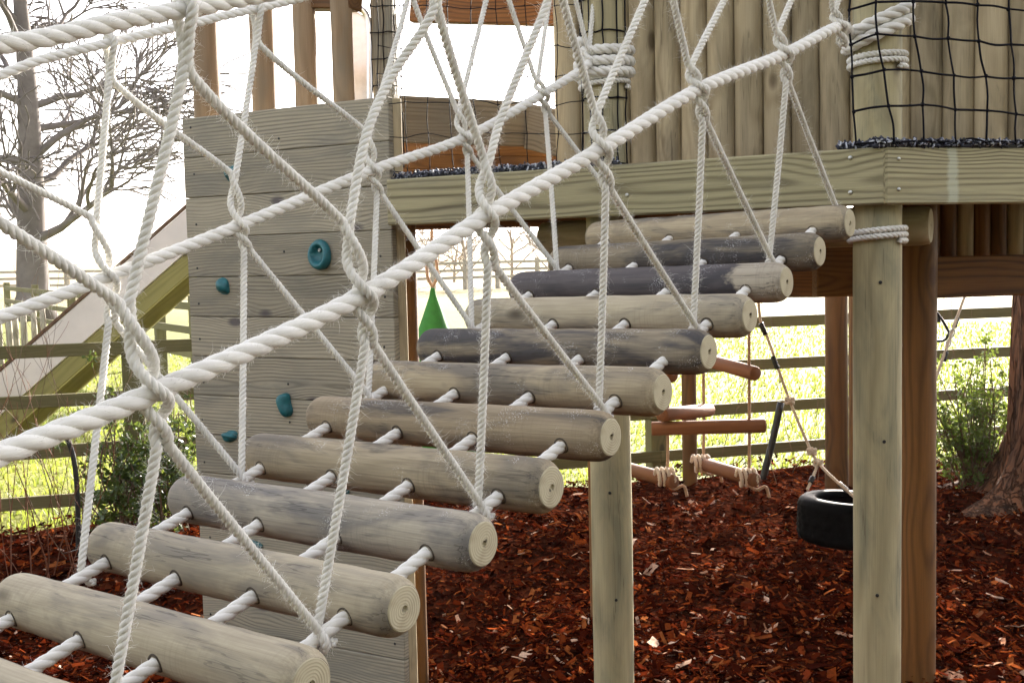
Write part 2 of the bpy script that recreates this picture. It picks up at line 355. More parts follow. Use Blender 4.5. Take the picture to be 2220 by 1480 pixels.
M['fence'] = wood('fence_board', (.15, .135, .06), (.075, .065, .025), 60, (.10, .10, .04), .5, .7, .6, .06, .85, .4, .15, knotcol=(.04, .035, .02))
M['baluster'] = wood('baluster_wood', (.29, .20, .12), (.14, .09, .045), 40, (.20, .175, .13), .5, .6, .5, 0, .75, .4, .15, warp=.04, isl=False)
M['ply'] = plain('pink_panel', (.68, .635, .60), .6, var=.12, scale=3)
M['slidebeam'] = wood('mossy_timber', (.25, .23, .085), (.14, .125, .04), 50, (.18, .17, .07), .5, .6, .6, .06, .8, .4, .1)
M['teal'] = plain('teal_resin', (.012, .135, .155), .45, var=.35, scale=60, bump=.3, spec=.5)
M['steel'] = plain('steel', (.62, .62, .62), .28, 1.0, .1, 30, .05)
M['zinc'] = plain('zinc', (.5, .5, .48), .4, 1.0, .15, 90, .1)
M['net'] = plain('black_net', (.004, .004, .008), .7, var=.3, scale=200, bump=.3, spec=.15)
M['rung'] = wood('rung_wood', (.20, .085, .035), (.09, .032, .012), 40, (.12, .05, .02), .4, .5, .5, 0, .7, .4, .15, isl=False)
M['rubber'] = plain('tyre_rubber', (.004, .004, .0045), .6, var=.3, scale=30, spec=.03)
M['blackplastic'] = plain('black_plastic', (.014, .014, .015), .4, var=.2, scale=60, bump=.1)
M['green'] = plain('green_fabric', (.035, .20, .03), .8, var=.3, scale=14, bump=.25)
M['bark'] = plain('grey_bark', (.135, .115, .105), .95, scale=1.6, bump=.8, col2=(.08, .066, .06))
def mat_flaky():
    mt, t, b = newmat('flaky_bark'); g = G(t); co = g.coord('Object'); x, y, z = g.sep(co); st = g.comb(x, y, g.math('MULTIPLY', z, .16))
    v = g.vor(g.vmath('ADD', st, g.vmath('SCALE', g.noise(st, 9, 4, col=True), .22)), 17, 'DISTANCE_TO_EDGE'); n = g.noise(st, 16, 4, .65); cl = g.vor(st, 13, out='Color')
    col = g.mix(g.sep(cl)[0], (.21, .095, .05), (.11, .06, .038)); col = g.mix(g.maprange(n, .4, .7), col, (.055, .032, .022)); col = g.mix(g.maprange(v, .0, .14, .6, 0), col, (.02, .012, .009))
    t.links.new(col, b.inputs['Base Color']); b.inputs['Roughness'].default_value = .95; b.inputs['Specular IOR Level'].default_value = .1
    t.links.new(g.bump(g.math('ADD', g.maprange(v, 0, .12), g.math('MULTIPLY', n, .6)), 1.0, .02), b.inputs['Normal']); return mt
M['redbark'] = mat_flaky()
M['twig'] = plain('twig', (.16, .10, .06), .8, scale=20, bump=0, col2=(.09, .05, .03))
M['redtwig'] = plain('red_twig', (.17, .06, .03), .8, scale=30, bump=0, col2=(.10, .04, .02))
M['palet'] = plain('pale_twig', (.30, .25, .19), .9, scale=5, bump=0)
M['leaf'] = leafmat('shrub_leaf', (.035, .065, .012), (.10, .15, .03))
M['ivy'] = leafmat('ivy_leaf', (.02, .045, .012), (.07, .11, .02), .25, .35)

def mat_chips():
    mt, t, b = newmat('bark_chips'); g = G(t); r = g.irand(); co = g.coord('Object')
    col = g.ramp(r, [(0, (.010, .0015, .0008)), (.4, (.036, .0045, .0015)), (.7, (.115, .017, .004)), (.88, (.20, .042, .009)), (.96, (.26, .085, .025)), (1, (.62, .46, .36))])  # few pale chips; their tone also paints in the sun glints
    n = g.noise(co, 60, 3); col = g.mix(g.maprange(n, .35, .7, 0, .5), col, (.03, .008, .005))
    t.links.new(col, b.inputs['Base Color']); b.inputs['Roughness'].default_value = .8; b.inputs['Specular IOR Level'].default_value = .0
    t.links.new(g.bump(n, .5, .004), b.inputs['Normal']); return mt
M['chips'] = mat_chips()
def mat_mulch():
    mt, t, b = newmat('mulch_ground'); g = G(t); co = g.coord('Object'); v = g.vor(co, 26, out='Color'); n = g.noise(co, 9, 4)
    f = g.sep(v)[0]
    col = g.ramp(f, [(0, (.01, .003, .002)), (.5, (.03, .008, .004)), (1, (.06, .015, .006))])
    t.links.new(col, b.inputs['Base Color']); b.inputs['Roughness'].default_value = 1.0; b.inputs['Specular IOR Level'].default_value = 0
    t.links.new(g.bump(g.vor(co, 26), .8, .02), b.inputs['Normal']); return mt
M['mulch'] = mat_mulch()
def mat_lawn():
    mt, t, b = newmat('lawn'); g = G(t); co = g.coord('Object'); n = g.noise(co, .35, 4, .6); n2 = g.noise(co, 9, 4, .7)
    col = g.mix(g.maprange(n, .35, .65), (.14, .155, .025), (.21, .205, .04)); col = g.mix(g.maprange(n2, .4, .7, 0, .6), col, (.07, .10, .008))
    y = g.sep(co)[1]; col = g.mix(g.maprange(y, 35., 60.), col, (.30, .24, .13))
    t.links.new(col, b.inputs['Base Color']); b.inputs['Roughness'].default_value = .9; b.inputs['Specular IOR Level'].default_value = .2
    t.links.new(g.bump(n2, .8, .03), b.inputs['Normal']); return mt
M['lawn'] = mat_lawn()
M['grass'] = leafmat('grass_blade', (.12, .15, .025), (.24, .235, .05), .5, .6)
M['hill'] = plain('far_hill', (.28, .24, .17), 1.0, scale=.02, bump=0, col2=(.20, .19, .12))

# ------------------------------------------------------------------ ground
FL = at_z(150, 7.9, 0); FR = at_z(1740, 9.45, 0)                       # fence line on the ground
fdir = (FR-FL)/np.linalg.norm(FR-FL)
def ground_z(x, y):
    return max(0.0, (y-20))*.012 + .05*math.sin(x*.21+1)*min(1, max(0, (y-14)/20)) - .0
def sheet(name, xs, ys, zf, mat):
    mb = MB(); nx, ny = len(xs), len(ys)
    v = [(x, y, zf(x, y)) for y in ys for x in xs]
    mb.add(v, [(j*nx+i, j*nx+i+1, (j+1)*nx+i+1, (j+1)*nx+i) for j in range(ny-1) for i in range(nx-1)])
    return tag(mb.build(name, mat, loc=(0, 0, 0)), kind='structure')
gx = np.concatenate([np.linspace(-900, -60, 12), np.linspace(-50, 50, 51), np.linspace(60, 900, 12)])
gy = np.concatenate([np.linspace(-30, 80, 78), np.linspace(90, 1500, 24)])
sheet('lawn', gx, gy, lambda x, y: ground_z(x, y) - .06 - (.5 if abs(x) < 8.5 and y < 6.5 else 0) if y < 60 else ground_z(x, y), M['lawn'])
def sstep(a, b, v): u = min(1, max(0, (v-a)/(b-a))); return u*u*(3-2*u)
def mulch_h(x, y): return -.24*sstep(.35, -.5, x)*sstep(7.0, 5.6, y) + .035*math.sin(x*2.3+.5)*math.sin(y*1.9) + .02*math.sin(x*5.1+y*3.7) + .012*math.sin(x*11-y*9)
def fence_y(x): return FL[1] + (x-FL[0])*fdir[1]/fdir[0]
mb = MB(); nu, nv = 90, 70; vv = []
for j in range(nv):
    for i in range(nu):
        x = -9 + 20*i/(nu-1); y0 = -3.0; y1 = fence_y(x) + .15 + .12*math.sin(x*3.1) + .08*math.sin(x*7.7)
        y = y0 + (y1-y0)*j/(nv-1); e = min(1, (y1-y)/.4)
        vv.append((x, y, mulch_h(x, y)*e - .075*(1-e)))
mb.add(vv, [(j*nu+i, j*nu+i+1, (j+1)*nu+i+1, (j+1)*nu+i) for j in range(nv-1) for i in range(nu-1)])
tag(mb.build('mulch_bed', M['mulch'], loc=(0, 0, 0)), kind='structure')
def chips(n):
    # bent slivers of bark, denser where they show larger
    pts = []
    while len(pts) < n:
        y = RG.uniform(2.2, 9.9, n); x = RG.uniform(-.62, .62, n)*(y+1.2)
        ok = (y < fence_y(x)+.15) & (RG.uniform(0, 1, n) < np.clip(6.5/(y*y)*4, .12, 1))
        pts += list(zip(x[ok], y[ok]))
    P = np.array(pts[:n]); z = np.array([mulch_h(a, b) for a, b in P]) + RG.uniform(-.004, .03, n)
    L = RG.gamma(2.6, .0078, n).clip(.006, .07); W = L*RG.uniform(.25, .7, n); H = RG.uniform(.0015, .005, n); bend = RG.uniform(-.35, .35, n)*L
    yaw = RG.uniform(0, 2*math.pi, n); tx = RG.normal(0, .38, n); ty = RG.normal(0, .38, n)
    loc = np.array([[-1,-1,-1],[-1,1,-1],[0,-1,-1],[0,1,-1],[1,-1,-1],[1,1,-1],[-1,-1,1],[-1,1,1],[0,-1,1],[0,1,1],[1,-1,1],[1,1,1]], float)
    q = loc[None]*np.stack([L/1, W/1, H], 1)[:, None]*.5*np.array([1.6, 1, 1]); q = q + RG.normal(0, .12, q.shape)*np.stack([L, W, H], 1)[:, None]*.5
    q[:, :, 2] += bend[:, None]*(loc[None, :, 0]**2)*.5
    c, s = np.cos(yaw)[:, None], np.sin(yaw)[:, None]
    a = q[:, :, 2] + q[:, :, 0]*tx[:, None] + q[:, :, 1]*ty[:, None]
    X = q[:, :, 0]*c - q[:, :, 1]*s + P[:, 0:1]; Y = q[:, :, 0]*s + q[:, :, 1]*c + P[:, 1:2]; Z = a + z[:, None]
    v = np.stack([X, Y, Z], 2).reshape(-1, 3)
    ft = [(6,8,9,7),(8,10,11,9),(0,2,8,6),(2,4,10,8),(1,7,9,3),(3,9,11,5),(0,6,7,1),(4,5,11,10)]
    mb = MB(); mb.add(v, [tuple(i*12+k for k in f) for i in range(n) for f in ft])
    return mb.build('bark_mulch', M['chips'], loc=(0, 0, 0), smooth=False)
tag(chips(85000), 'loose red brown bark chips covering the ground under the tower', 'bark mulch', kind='stuff')
def grass(n):
    y = 7 + 20*RG.power(1.0, n)**1.6; x = RG.uniform(-.6, .6, n)*y
    ok = y > fence_y(x) + .1; x, y = x[ok], y[ok]; n = len(x)
    z = np.array([ground_z(a, b)-.06 for a, b in zip(x, y)]); h = RG.uniform(.03, .075, n); wd = .004 + y*.0006
    a = RG.uniform(0, 6.28, n); ln = RG.normal(0, .35, (n, 2))*h[:, None]
    dx, dy = np.cos(a)*wd, np.sin(a)*wd
    v = np.stack([np.stack([x-dx, y-dy, z], 1), np.stack([x+dx, y+dy, z], 1), np.stack([x+ln[:, 0]*.5+dx*.6, y+ln[:, 1]*.5+dy*.6, z+h*.6], 1), np.stack([x+ln[:, 0], y+ln[:, 1], z+h], 1)], 1).reshape(-1, 3)
    mb = MB(); mb.add(v, [(4*i, 4*i+1, 4*i+2, 4*i+3) for i in range(n)])
    return mb.build('grass', M['grass'], loc=(0, 0, 0), smooth=False)
tag(grass(60000), 'short sunlit grass beyond the post and rail fence', 'grass', kind='stuff')
mb = MB(); hv = []; nh = 80
for i in range(nh):
    a = math.radians(-75 + 150*i/(nh-1)); R0 = 700; h = 16 + 6*math.sin(i*.35) + 4*math.sin(i*.9+1)
    hv += [(R0*math.sin(a), R0*math.cos(a), 5), (R0*1.15*math.sin(a), R0*1.15*math.cos(a), h), (R0*1.9*math.sin(a), R0*1.9*math.cos(a), h+1)]
mb.add(hv, [q for i in range(nh-1) for q in ((3*i, 3*i+3, 3*i+4, 3*i+1), (3*i+1, 3*i+4, 3*i+5, 3*i+2))])
tag(mb.build('hills', M['hill'], loc=(0, 0, 0)), kind='structure')

# ------------------------------------------------------------------ bridge logs
L6 = V(.3678, 2.7618, 1.4182); STEP = V(.145, .1754, .081); SAG = .0009
LDIR = V(math.cos(2.4743), math.sin(2.4743), -.0188); LLEN = .998; LR = .06
def log_end(i): return L6 + STEP*(i-6) + V(0, 0, SAG*(i-6)**2)
def log_pt(i, d): return log_end(i) + LDIR*LLEN*d
LAX = basis(LDIR)
FOOT = (.1, .37, .63, .9); foot_lab = ['next to their cut right ends', 'a third in from their right ends', 'a third in from their left ends', 'next to their far left ends']
log_info = [
 ('log_pale', 'pale log step cut off by the bottom left corner, lowest on the rope bridge'),
 ('log_pale', 'pale worn log step second from the bottom, its cut end at the bottom edge'),
 ('log_pale', 'pale log step third from the bottom of the rope bridge, smooth and bare'),
 ('log_streak', 'grey streaked log step fourth from the bottom with clear rings in its cut end'),
 ('log_tan', 'tan log step fifth from the bottom with a round knot beside its cut end'),
 ('log_brown', 'frost flecked grey brown log step by the slim lower post, sixth from the bottom'),
 ('log_tan', 'light brown log step seventh from the bottom, between frosty and dark grey ones'),
 ('log_grey', 'dark grey frost flecked log step with strong rings in its end, eighth from the bottom'),
 ('log_pale', 'smooth pale tan log step ninth from the bottom, between two darker ones'),
 ('log_dark', 'almost black log step with a paler right end, tenth from the bottom'),
 ('log_grey', 'brown grey log step second from the top of the rope bridge'),
 ('log_tan', 'topmost log step of the rope bridge, just below the deck board')]
M['hole'] = plain('hole_shade', (.07, .055, .04), .9, scale=80)
def make_log(i):
    mk, lab = log_info[i]; loc = log_pt(i, .5)
    t = thing('log_step', lab, 'log step', loc, 'log steps of the rope bridge')
    h = LLEN/2; R = LR*RG.uniform(.97, 1.03)
    prof = [(-h, R*.74), (-h+.004, R*.80), (-h+.007, R*.81), (-h+.009, R*.86), (-h+.016, R*.93), (-h+.028, R*.98), (-h+.045, R)] + [(x, R*RG.uniform(.985, 1.015)) for x in np.linspace(-h+.1, h-.1, 22)] + [(h-.045, R), (h-.028, R*.98), (h-.016, R*.93), (h-.009, R*.86), (h-.007, R*.81), (h-.004, R*.80), (h, R*.74)]
    mb = MB(); lathe(mb, prof, 40, wob=.012)
    mats = M[mk]
    b = mb.build('log_body', mats, t, loc, LAX)
    for s in (-1, 1):
        mb = MB(); n = 36; a = np.linspace(0, 2*math.pi, n, endpoint=False); rings = [(.74, 0), (.71, .002), (.66, .0024), (.4, .0026), (.12, .0026), (.1, -.002)]
        vv = []
        for rr, dx in rings: vv += [(s*dx, R*rr*math.cos(q), s*R*rr*math.sin(q)) for q in a]
        vv.append((-s*.004, 0, 0)); f = [(k*n+j, k*n+(j+1) % n, (k+1)*n+(j+1) % n, (k+1)*n+j) for k in range(len(rings)-1) for j in range(n)]
        f += [((len(rings)-1)*n+j, (len(rings)-1)*n+(j+1) % n, len(rings)*n) for j in range(n)]
        mb.add(vv, f); mb.build('cut_end', M['cut'], t, loc + LDIR*s*h, LAX, smooth=False)
    fd = log_pt(i+.5, .5) - log_pt(i-.5, .5); fd /= np.linalg.norm(fd)
    for d in FOOT:                                    # dark rings stand in for shade in the drilled holes of the foot ropes
        c = log_pt(i, d); mb = MB(); n = 24; vv = []
        e1 = LDIR/np.linalg.norm(LDIR); e2 = np.cross(e1, fd)
        for rr, lift in ((.0145, -.004), (.0165, .0006), (.0195, .0009), (.0205, -.001)):
            for a in np.linspace(0, 2*math.pi, n, endpoint=False):
                u, v_ = rr*math.cos(a), rr*math.sin(a); h_ = math.sqrt(max(R*R - v_*v_, 1e-6)) + lift; vv.append(c + e1*u + e2*v_ - fd*h_)
        mb.add(vv, [(k*n+j, k*n+(j+1) % n, (k+1)*n+(j+1) % n, (k+1)*n+j) for k in range(3) for j in range(n)]); mb.build('drilled_hole_shade', M['hole'], t)
    return t
for i in range(12): make_log(i)

# ------------------------------------------------------------------ bridge ropes
for d, lb in zip(FOOT, foot_lab):
    pts = [log_pt(i, d) + V(0, 0, -.012*(1 if i % 1 else 0)) for i in (-1.5, 0, 1, 2, 3, 4, 5, 6, 7, 8, 9, 10, 11, 11.6)]
    mb = MB(); rope_into(mb, smooth_path(pts, .02), .029, 3.2, 12, 14, 1000, flen=.33, so=.38, sr=.63)
    tag(mb.build('foot_rope', M['rope']), 'thick white rope threaded through the log steps ' + lb, 'rope', 'ropes threaded through the log steps')
bdir = STEP*V(1, 1, 0); bdir /= np.linalg.norm(bdir); PN = V(bdir[1], -bdir[0], 0)      # PN points to the near (right) side
NEAR_D, FAR_D = .02, 1.04
Qn = log_pt(6, NEAR_D); Qf = log_pt(6, FAR_D)
sp = lambda P: float(np.dot(P-L6, bdir))
# deck geometry is needed for the posts
DA = V(math.cos(math.radians(151)), math.sin(math.radians(151)), 0); DB = V(math.cos(math.radians(16)), math.sin(math.radians(16)), 0)
NA = V(-.4848, -.8746, 0); NB = V(.2756, -.9613, 0)                     # outward normals of the two deck faces
CORNER = V(1.254, 3.778, 0); DZ0, DZ1 = 1.908, 2.099
POSTN = V(1.272, 3.918, 0); POSTF = CORNER + DA*1.075 - NA*.135; PR = .082

nearN = [(335, 850), (785, 640), (1050, 470), (1300, 325), (1512, 195), (1700, 118), (1818, 58)]
farN = [(235, 600), (515, 490), (805, 370), (1005, 300), (1175, 205), (1280, 135)]
near_mid = [on_plane(*p, Qn, PN) for p in nearN]; far_mid = [on_plane(*p, Qf, PN) for p in farN]
nL = [on_plane(*p, Qn, PN) for p in ((-160, 1050), (0, 985))]; fL = [on_plane(*p, Qf, PN) for p in ((-200, 760), (0, 688))]
Qn2 = log_pt(6, -.02); Qf2 = log_pt(6, 1.06)
near_top_s = [on_plane(*p, Qn2, PN) for p in ((-60, 98), (0, 88), (120, 68), (236, 49), (355, 29), (412, 18), (560, -9))]
far_top_s = [on_plane(*p, Qf2, PN) for p in ((-80, 182), (0, 153), (120, 122), (203, 101), (338, 69), (439, 47), (507, 30), (608, 8))]
def topline(mid, tops):
    sm = np.array([sp(p) for p in mid]); zm = np.array([p[2] for p in mid]); cm = np.polyfit(sm, zm, 2)
    st = np.array([sp(p) for p in tops]); hz = np.array([p[2] for p in tops]) - np.polyval(cm, st)
    ch = np.polyfit(st, hz, 1); ch = np.array([ch[0]*.6, np.polyval(ch, st.mean()) - ch[0]*.6*st.mean()])
    return cm, ch, st
def top_pt(s, cm, ch, Q, st, tops):
    if s <= st[-1]: z = np.interp(s, st, [p[2] for p in tops])
    else: z = tops[-1][2] + (np.polyval(cm, s)+np.polyval(ch, s)) - (np.polyval(cm, st[-1])+np.polyval(ch, st[-1]))
    P = Q + bdir*(s-sp(Q)); return V(P[0], P[1], z)
def handrail(pts, dia, lab, fuzz):
    mb = MB(); rope_into(mb, smooth_path(pts, .02), dia, 3.4, 12, 18, fuzz, flen=.36, so=.36, sr=.65)
    return tag(mb.build('handrail_rope', M['rope']), lab, 'rope', 'handrail ropes of the bridge')
endN = V(POSTN[0]-PR-.02, POSTN[1]-.03, near_mid[-1][2]+.03); endF = V(POSTF[0]-PR-.012, POSTF[1]-.04, far_mid[-1][2]+.02)
handrail(nL + near_mid + [endN], .0345, 'thick white middle rope on the near side, running to the coil on the right post', 3200)
handrail(fL + far_mid + [endF], .033, 'white middle rope on the far side, running to the tightly coiled top centre post', 1800)
cmN, chN, stN = topline(near_mid, near_top_s); cmF, chF, stF = topline(far_mid, far_top_s)
def rail_run(cm, ch, Q, st, tops, s1):
    ss = np.concatenate([[st[0]-.4], np.linspace(st[0], s1, 14)]); return [top_pt(s, cm, ch, Q, st, tops) for s in ss]
sPn = sp(POSTN)-.06; sPf = sp(POSTF)-.06
handrail(rail_run(cmN, chN, Qn2, stN, near_top_s, sPn), .027, 'thick white top rope nearest the viewer in the upper left corner', 2800)
handrail(rail_run(cmF, chF, Qf2, stF, far_top_s, sPf), .024, 'greyish white top rope of the far side, just under the nearer one at upper left', 1800)

NET_D = .0185
def tie_pt(i, d): return log_pt(i-.5, d) + V(0, 0, .0)
def netting(name, lab, mids, Ms, Ss, tiesA, tiesB, cm, ch, Q, Q2, st, tops, dfrac, railR, sTop0, first_s, wigA, wigB, fz):
    """zig-zag net: at every node a rope from the upper left and one from the upper right twist round each other and the handrail"""
    t = thing('rope_netting', lab, 'rope netting', mids[0]*V(1, 1, 0) + V(0, 0, mids[0][2]), 'rope nettings along the bridge sides')
    sm = [sp(p) for p in mids]; tops_s = [first_s] + list(sTop0) ; nT = len(mids)+1
    while len(tops_s) < nT:
        k = len(tops_s)
        tops_s.append((sm[k-1]+sm[k])/2 if k < len(sm) else sm[-1]+.12)
    T = [top_pt(s, cm, ch, Q2, st, tops) for s in tops_s]
    r = NET_D/2; trail = .013
    for k, N in enumerate(mids):
        Mp, Sp = Ms[k], Ss[k]
        for side in (0, 1):                       # 0 = rope A from the upper left, 1 = rope B from the upper right
            top = T[k] if side == 0 else T[k+1]; sg = 1 if side == 0 else -1
            pts = [top + V(0, 0, trail+r), top + PN*sg*(trail+r*.8) + V(0, 0, .004), top + PN*sg*r*.9 + V(0, 0, -trail-.03), top + bdir*sg*r*.9 + V(0, 0, -trail-.085)]
            wl = (wigA if side == 0 else wigB).get(k, [])
            pts += [on_plane(px, py, Q, PN) for px, py in wl]
            nsub = 9
            def tw(c0, c1, ph0, ph1, rho0, rho1, skip0=False):
                out = []
                for j in range(1 if skip0 else 0, nsub+1):
                    u = j/nsub; c = c0 + (c1-c0)*u; ph = ph0 + (ph1-ph0)*u + (math.pi if side else 0); rho = rho0 + (rho1-rho0)*u**2
                    out.append(c + (-bdir*math.cos(ph) + PN*math.sin(ph))*rho)
                return out
            a = 1.5*math.pi
            pts += tw(Mp, N, 0, a, r, railR+r*.85)
            low = tw(Sp, N, 2*a, a, r, railR+r*.85); low.reverse(); pts += low[1:]
            ti = tiesA[k] if side == 0 else tiesB[k]
            if ti is not None:
                tp = tie_pt(ti, dfrac); fd = (log_pt(ti+.5, dfrac)-log_pt(ti-.5, dfrac)); fd /= np.linalg.norm(fd)
                tp = tp + fd*(.012*(1 if side else -1))
                e = np.cross(fd, PN); e = e if e[2] > 0 else -e; rr = .0145 + r*.95
                for q in range(0, 8):
                    an = math.radians(35 + 185*q/7); pts.append(tp + (e*math.cos(an) + PN*sg*math.sin(an))*rr)
            mb = MB(); rope_into(mb, smooth_path(pts, .006), NET_D, 2.1, 9, 7, fz, flen=.75); mb.build('net_rope', M['rope'], t)
    return t
pl = lambda L, Q: [on_plane(x, y, Q, PN) for x, y in L]
nM = pl([(268, 655), (750, 480), (1055, 345), (1292, 235), (1495, 140), (1684, 66), (1808, 22)], Qn)
nS = pl([(352, 965), (800, 745), (1064, 575), (1318, 410), (1527, 262), (1707, 180), (1828, 100)], Qn)
fM = pl([(202, 470), (506, 375), (797, 285), (992, 235), (1163, 170), (1275, 100)], Qf)
fS = pl([(243, 700), (535, 540), (822, 420), (1017, 335), (1186, 245), (1292, 165)], Qf)
n1s = sp(on_plane(400, 21, Qn2, PN)); f1 = [sp(on_plane(238, 92, Qf2, PN)), sp(on_plane(556, 19, Qf2, PN))]
smn = [sp(p) for p in near_mid]
netting('rope_netting', 'white zigzag rope netting on the near right side of the log bridge', near_mid, nM, nS, [2, 4, 6, 8, 10, 12, None], [0, 2, 4, 6, 8, 10, None], cmN, chN, Qn, Qn2, stN, near_top_s, FOOT[0], .016, [n1s], n1s-.48, {}, {1: [(850, 165), (795, 290)], 2: [(1085, 260)]}, 2600)
netting('rope_netting', 'greyer zigzag rope netting on the far left side of the log bridge', far_mid, fM, fS, [4, 6, 8, 10, 12, None], [2, 4, 6, 8, 10, None], cmF, chF, Qf, Qf2, stF, far_top_s, FOOT[3], .016, f1, f1[0]-.48, {}, {}, 1100)
# the far strand that comes in from the left edge belongs to the far netting
def coil(name, lab, cen, rad, z0, dia, turns, tiltz=0., tdir=0., gap=1.02, fz=500, lay=2.4, tph=None):
    n = int(turns*40); P = []
    for k in range(n+1):
        a = 2*math.pi*k/40 + tdir; z = z0 + dia*gap*k/40 + tiltz*math.cos(a - (tdir if tph is None else tph))
        P.append((cen[0]+(rad+dia*.48)*math.cos(a), cen[1]+(rad+dia*.48)*math.sin(a), z))
    mb = MB(); rope_into(mb, np.array(P), dia, lay, 9, 8, fz, flen=.4)
    return tag(mb.build(name, M['rope']), lab, 'rope lashing', 'rope lashings on the posts')

# ------------------------------------------------------------------ tower posts
def round_post(lab, x, y, r, z0, z1, mat, name='tower_post', n=40, wob=.006):
    t = thing(name, lab, 'post', (x, y, z0), 'round timber posts')
    mb = MB(); L = z1-z0; prof = [(0, r*.98)] + [(u, r*RG.uniform(.985, 1.01)) for u in np.linspace(.1, L-.05, 14)] + [(L, r*.96)]
    lathe(mb, prof, n, wob=wob); v = mb.v[0]; k = len(v); mb.add(np.array([[L, 0, 0]]), []) ; kk = (len(prof)-1)*n
    mb.f += [(kk+j, kk+(j+1) % n, k) for j in range(n)]; mb.mi += [0]*n
    mb.build('shaft', M[mat], t, (x, y, z0), basis((0, 0, 1)))
    return t
def post_foot(px, py): return ground_at(px, py)
round_post('pale round corner post in front at right, wrapped with white rope under the deck', POSTN[0], POSTN[1], PR, -.3, 3.5, 'post')
round_post('grey green post passing behind the bridge, wrapped in tight white coils at the top centre', POSTF[0], POSTF[1], PR*.98, -.3, 3.6, 'post')
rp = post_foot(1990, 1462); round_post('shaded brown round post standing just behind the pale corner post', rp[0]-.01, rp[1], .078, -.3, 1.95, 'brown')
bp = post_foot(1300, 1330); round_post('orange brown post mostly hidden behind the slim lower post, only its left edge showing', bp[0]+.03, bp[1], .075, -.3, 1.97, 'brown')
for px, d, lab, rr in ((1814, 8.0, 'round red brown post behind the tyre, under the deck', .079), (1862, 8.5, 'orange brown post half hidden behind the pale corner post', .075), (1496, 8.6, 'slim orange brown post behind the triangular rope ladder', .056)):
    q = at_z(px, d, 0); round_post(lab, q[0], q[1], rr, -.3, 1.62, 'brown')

for ob, pts_ in ((POSTN, ((1909, 612), (1917, 957), (1902, 1290))), (POSTF, ((1322, 1068), (1336, 1300)))):
    pt = [o for o in bpy.data.objects if o.name.startswith('tower_post') and abs(o.location.x-ob[0]) < .01 and abs(o.location.y-ob[1]) < .01][0]
    for px, py in pts_:
        P = on_plane(px, py, ob + V(-.008, -PR, 0), V(.1, -1, 0)); mb = MB(); lathe(mb, [(-.002, .006), (.001, .006), (.0018, .004), (.0004, .0001)], 10); mb.build('screw', M['blackplastic'], pt, P, basis(V(.05, -1, 0)))
# lashings
zc = near_mid[-1][2]
coil('rope_lashing', 'fat white rope coiled twice at a slant round the right post near the top', POSTN, PR, zc+.018, .043, 1.58, .036, 2.9, 1.0, tph=.1, lay=3.0)
z2 = on_plane(1900, 135, POSTN + V(-.01, -PR, 0), V(0, 1, 0))[2]
coil('rope_lashing', 'thin double turn of white rope round the right post beside the black net', POSTN, PR, z2-.012, .021, 2.1, 0, -1.0)
z3 = on_plane(1905, 518, POSTN + V(-.01, -PR, 0), V(0, 1, 0))[2]
coil('rope_lashing', 'double turn of white rope round the right post under the deck board', POSTN, PR, z3-.012, .021, 2.1, 0.004, -1.0)
zf = on_plane(1302, 130, POSTF + V(-.01, -PR, 0), V(0, 1, 0))[2]
coil('rope_lashing', 'stack of tight white rope coils round the post at the top centre', POSTF, PR, zf-.055, .040, 3.2, 0.006, 2.6)
coil('rope_lashing', 'thin lower double turn of white rope beneath the tight coils on the top centre post', POSTF, PR, zf-.10, .021, 2.1, .004, -.5)

# ------------------------------------------------------------------ deck
def board(name, lab, cat, a, b, z0, z1, th, mat, out, group=None, parent=None, bev=.006):
    """upright board between plan points a and b; its outer face lies on the line a-b"""
    a, b = np.asarray(a, float), np.asarray(b, float); d = b-a; L = np.linalg.norm(d); d = d/L; c = (a+b)/2 - np.asarray(out)*th/2; c = V(c[0], c[1], (z0+z1)/2)
    mb = MB(); bevbox(mb, (L/2, (z1-z0)/2, th/2), bev); ax = np.array([d, V(0, 0, 1), np.cross(d, V(0, 0, 1))])
    o = mb.build(name, M[mat], parent, c, ax, smooth=False)
    return tag(o, lab, cat, group) if lab else o
def screws(parent, pts, nrm, r=.006):
    for p in pts:
        mb = MB(); lathe(mb, [(0, r), (.002, r), (.003, r*.6), (.0032, .0001)], 12); mb.build('screw', M['zinc'], parent, p, basis(nrm))
t = thing('deck_edge_board', 'long grey green grained board along the front edge of the deck above the log steps', 'board', V(*CORNER[:2], DZ0), 'edge boards of the deck')
board('plank', None, None, CORNER + DA*.003, CORNER + DA*2.02, DZ0, DZ1, .045, 'beam', NA, parent=t)
screws(t, [CORNER + DA*.115 + NA*.0005 + V(0, 0, z) for z in (DZ0+.045, DZ1-.03)] + [CORNER + DA*.93 + NA*.0005 + V(0, 0, DZ0+.075)], NA, .0075)
t = thing('deck_edge_board', 'grained deck board right of the corner, with a pale vertical drip stain', 'board', V(*CORNER[:2], DZ0), 'edge boards of the deck')
board('plank', None, None, CORNER + DB*.003, CORNER + DB*1.9, DZ0, DZ1, .045, 'beam_drip', NB, parent=t)
screws(t, [CORNER + DB*.05 + NB*.0005 + V(0, 0, z) for z in (DZ0+.05, DZ1-.04)], NB, .0065)
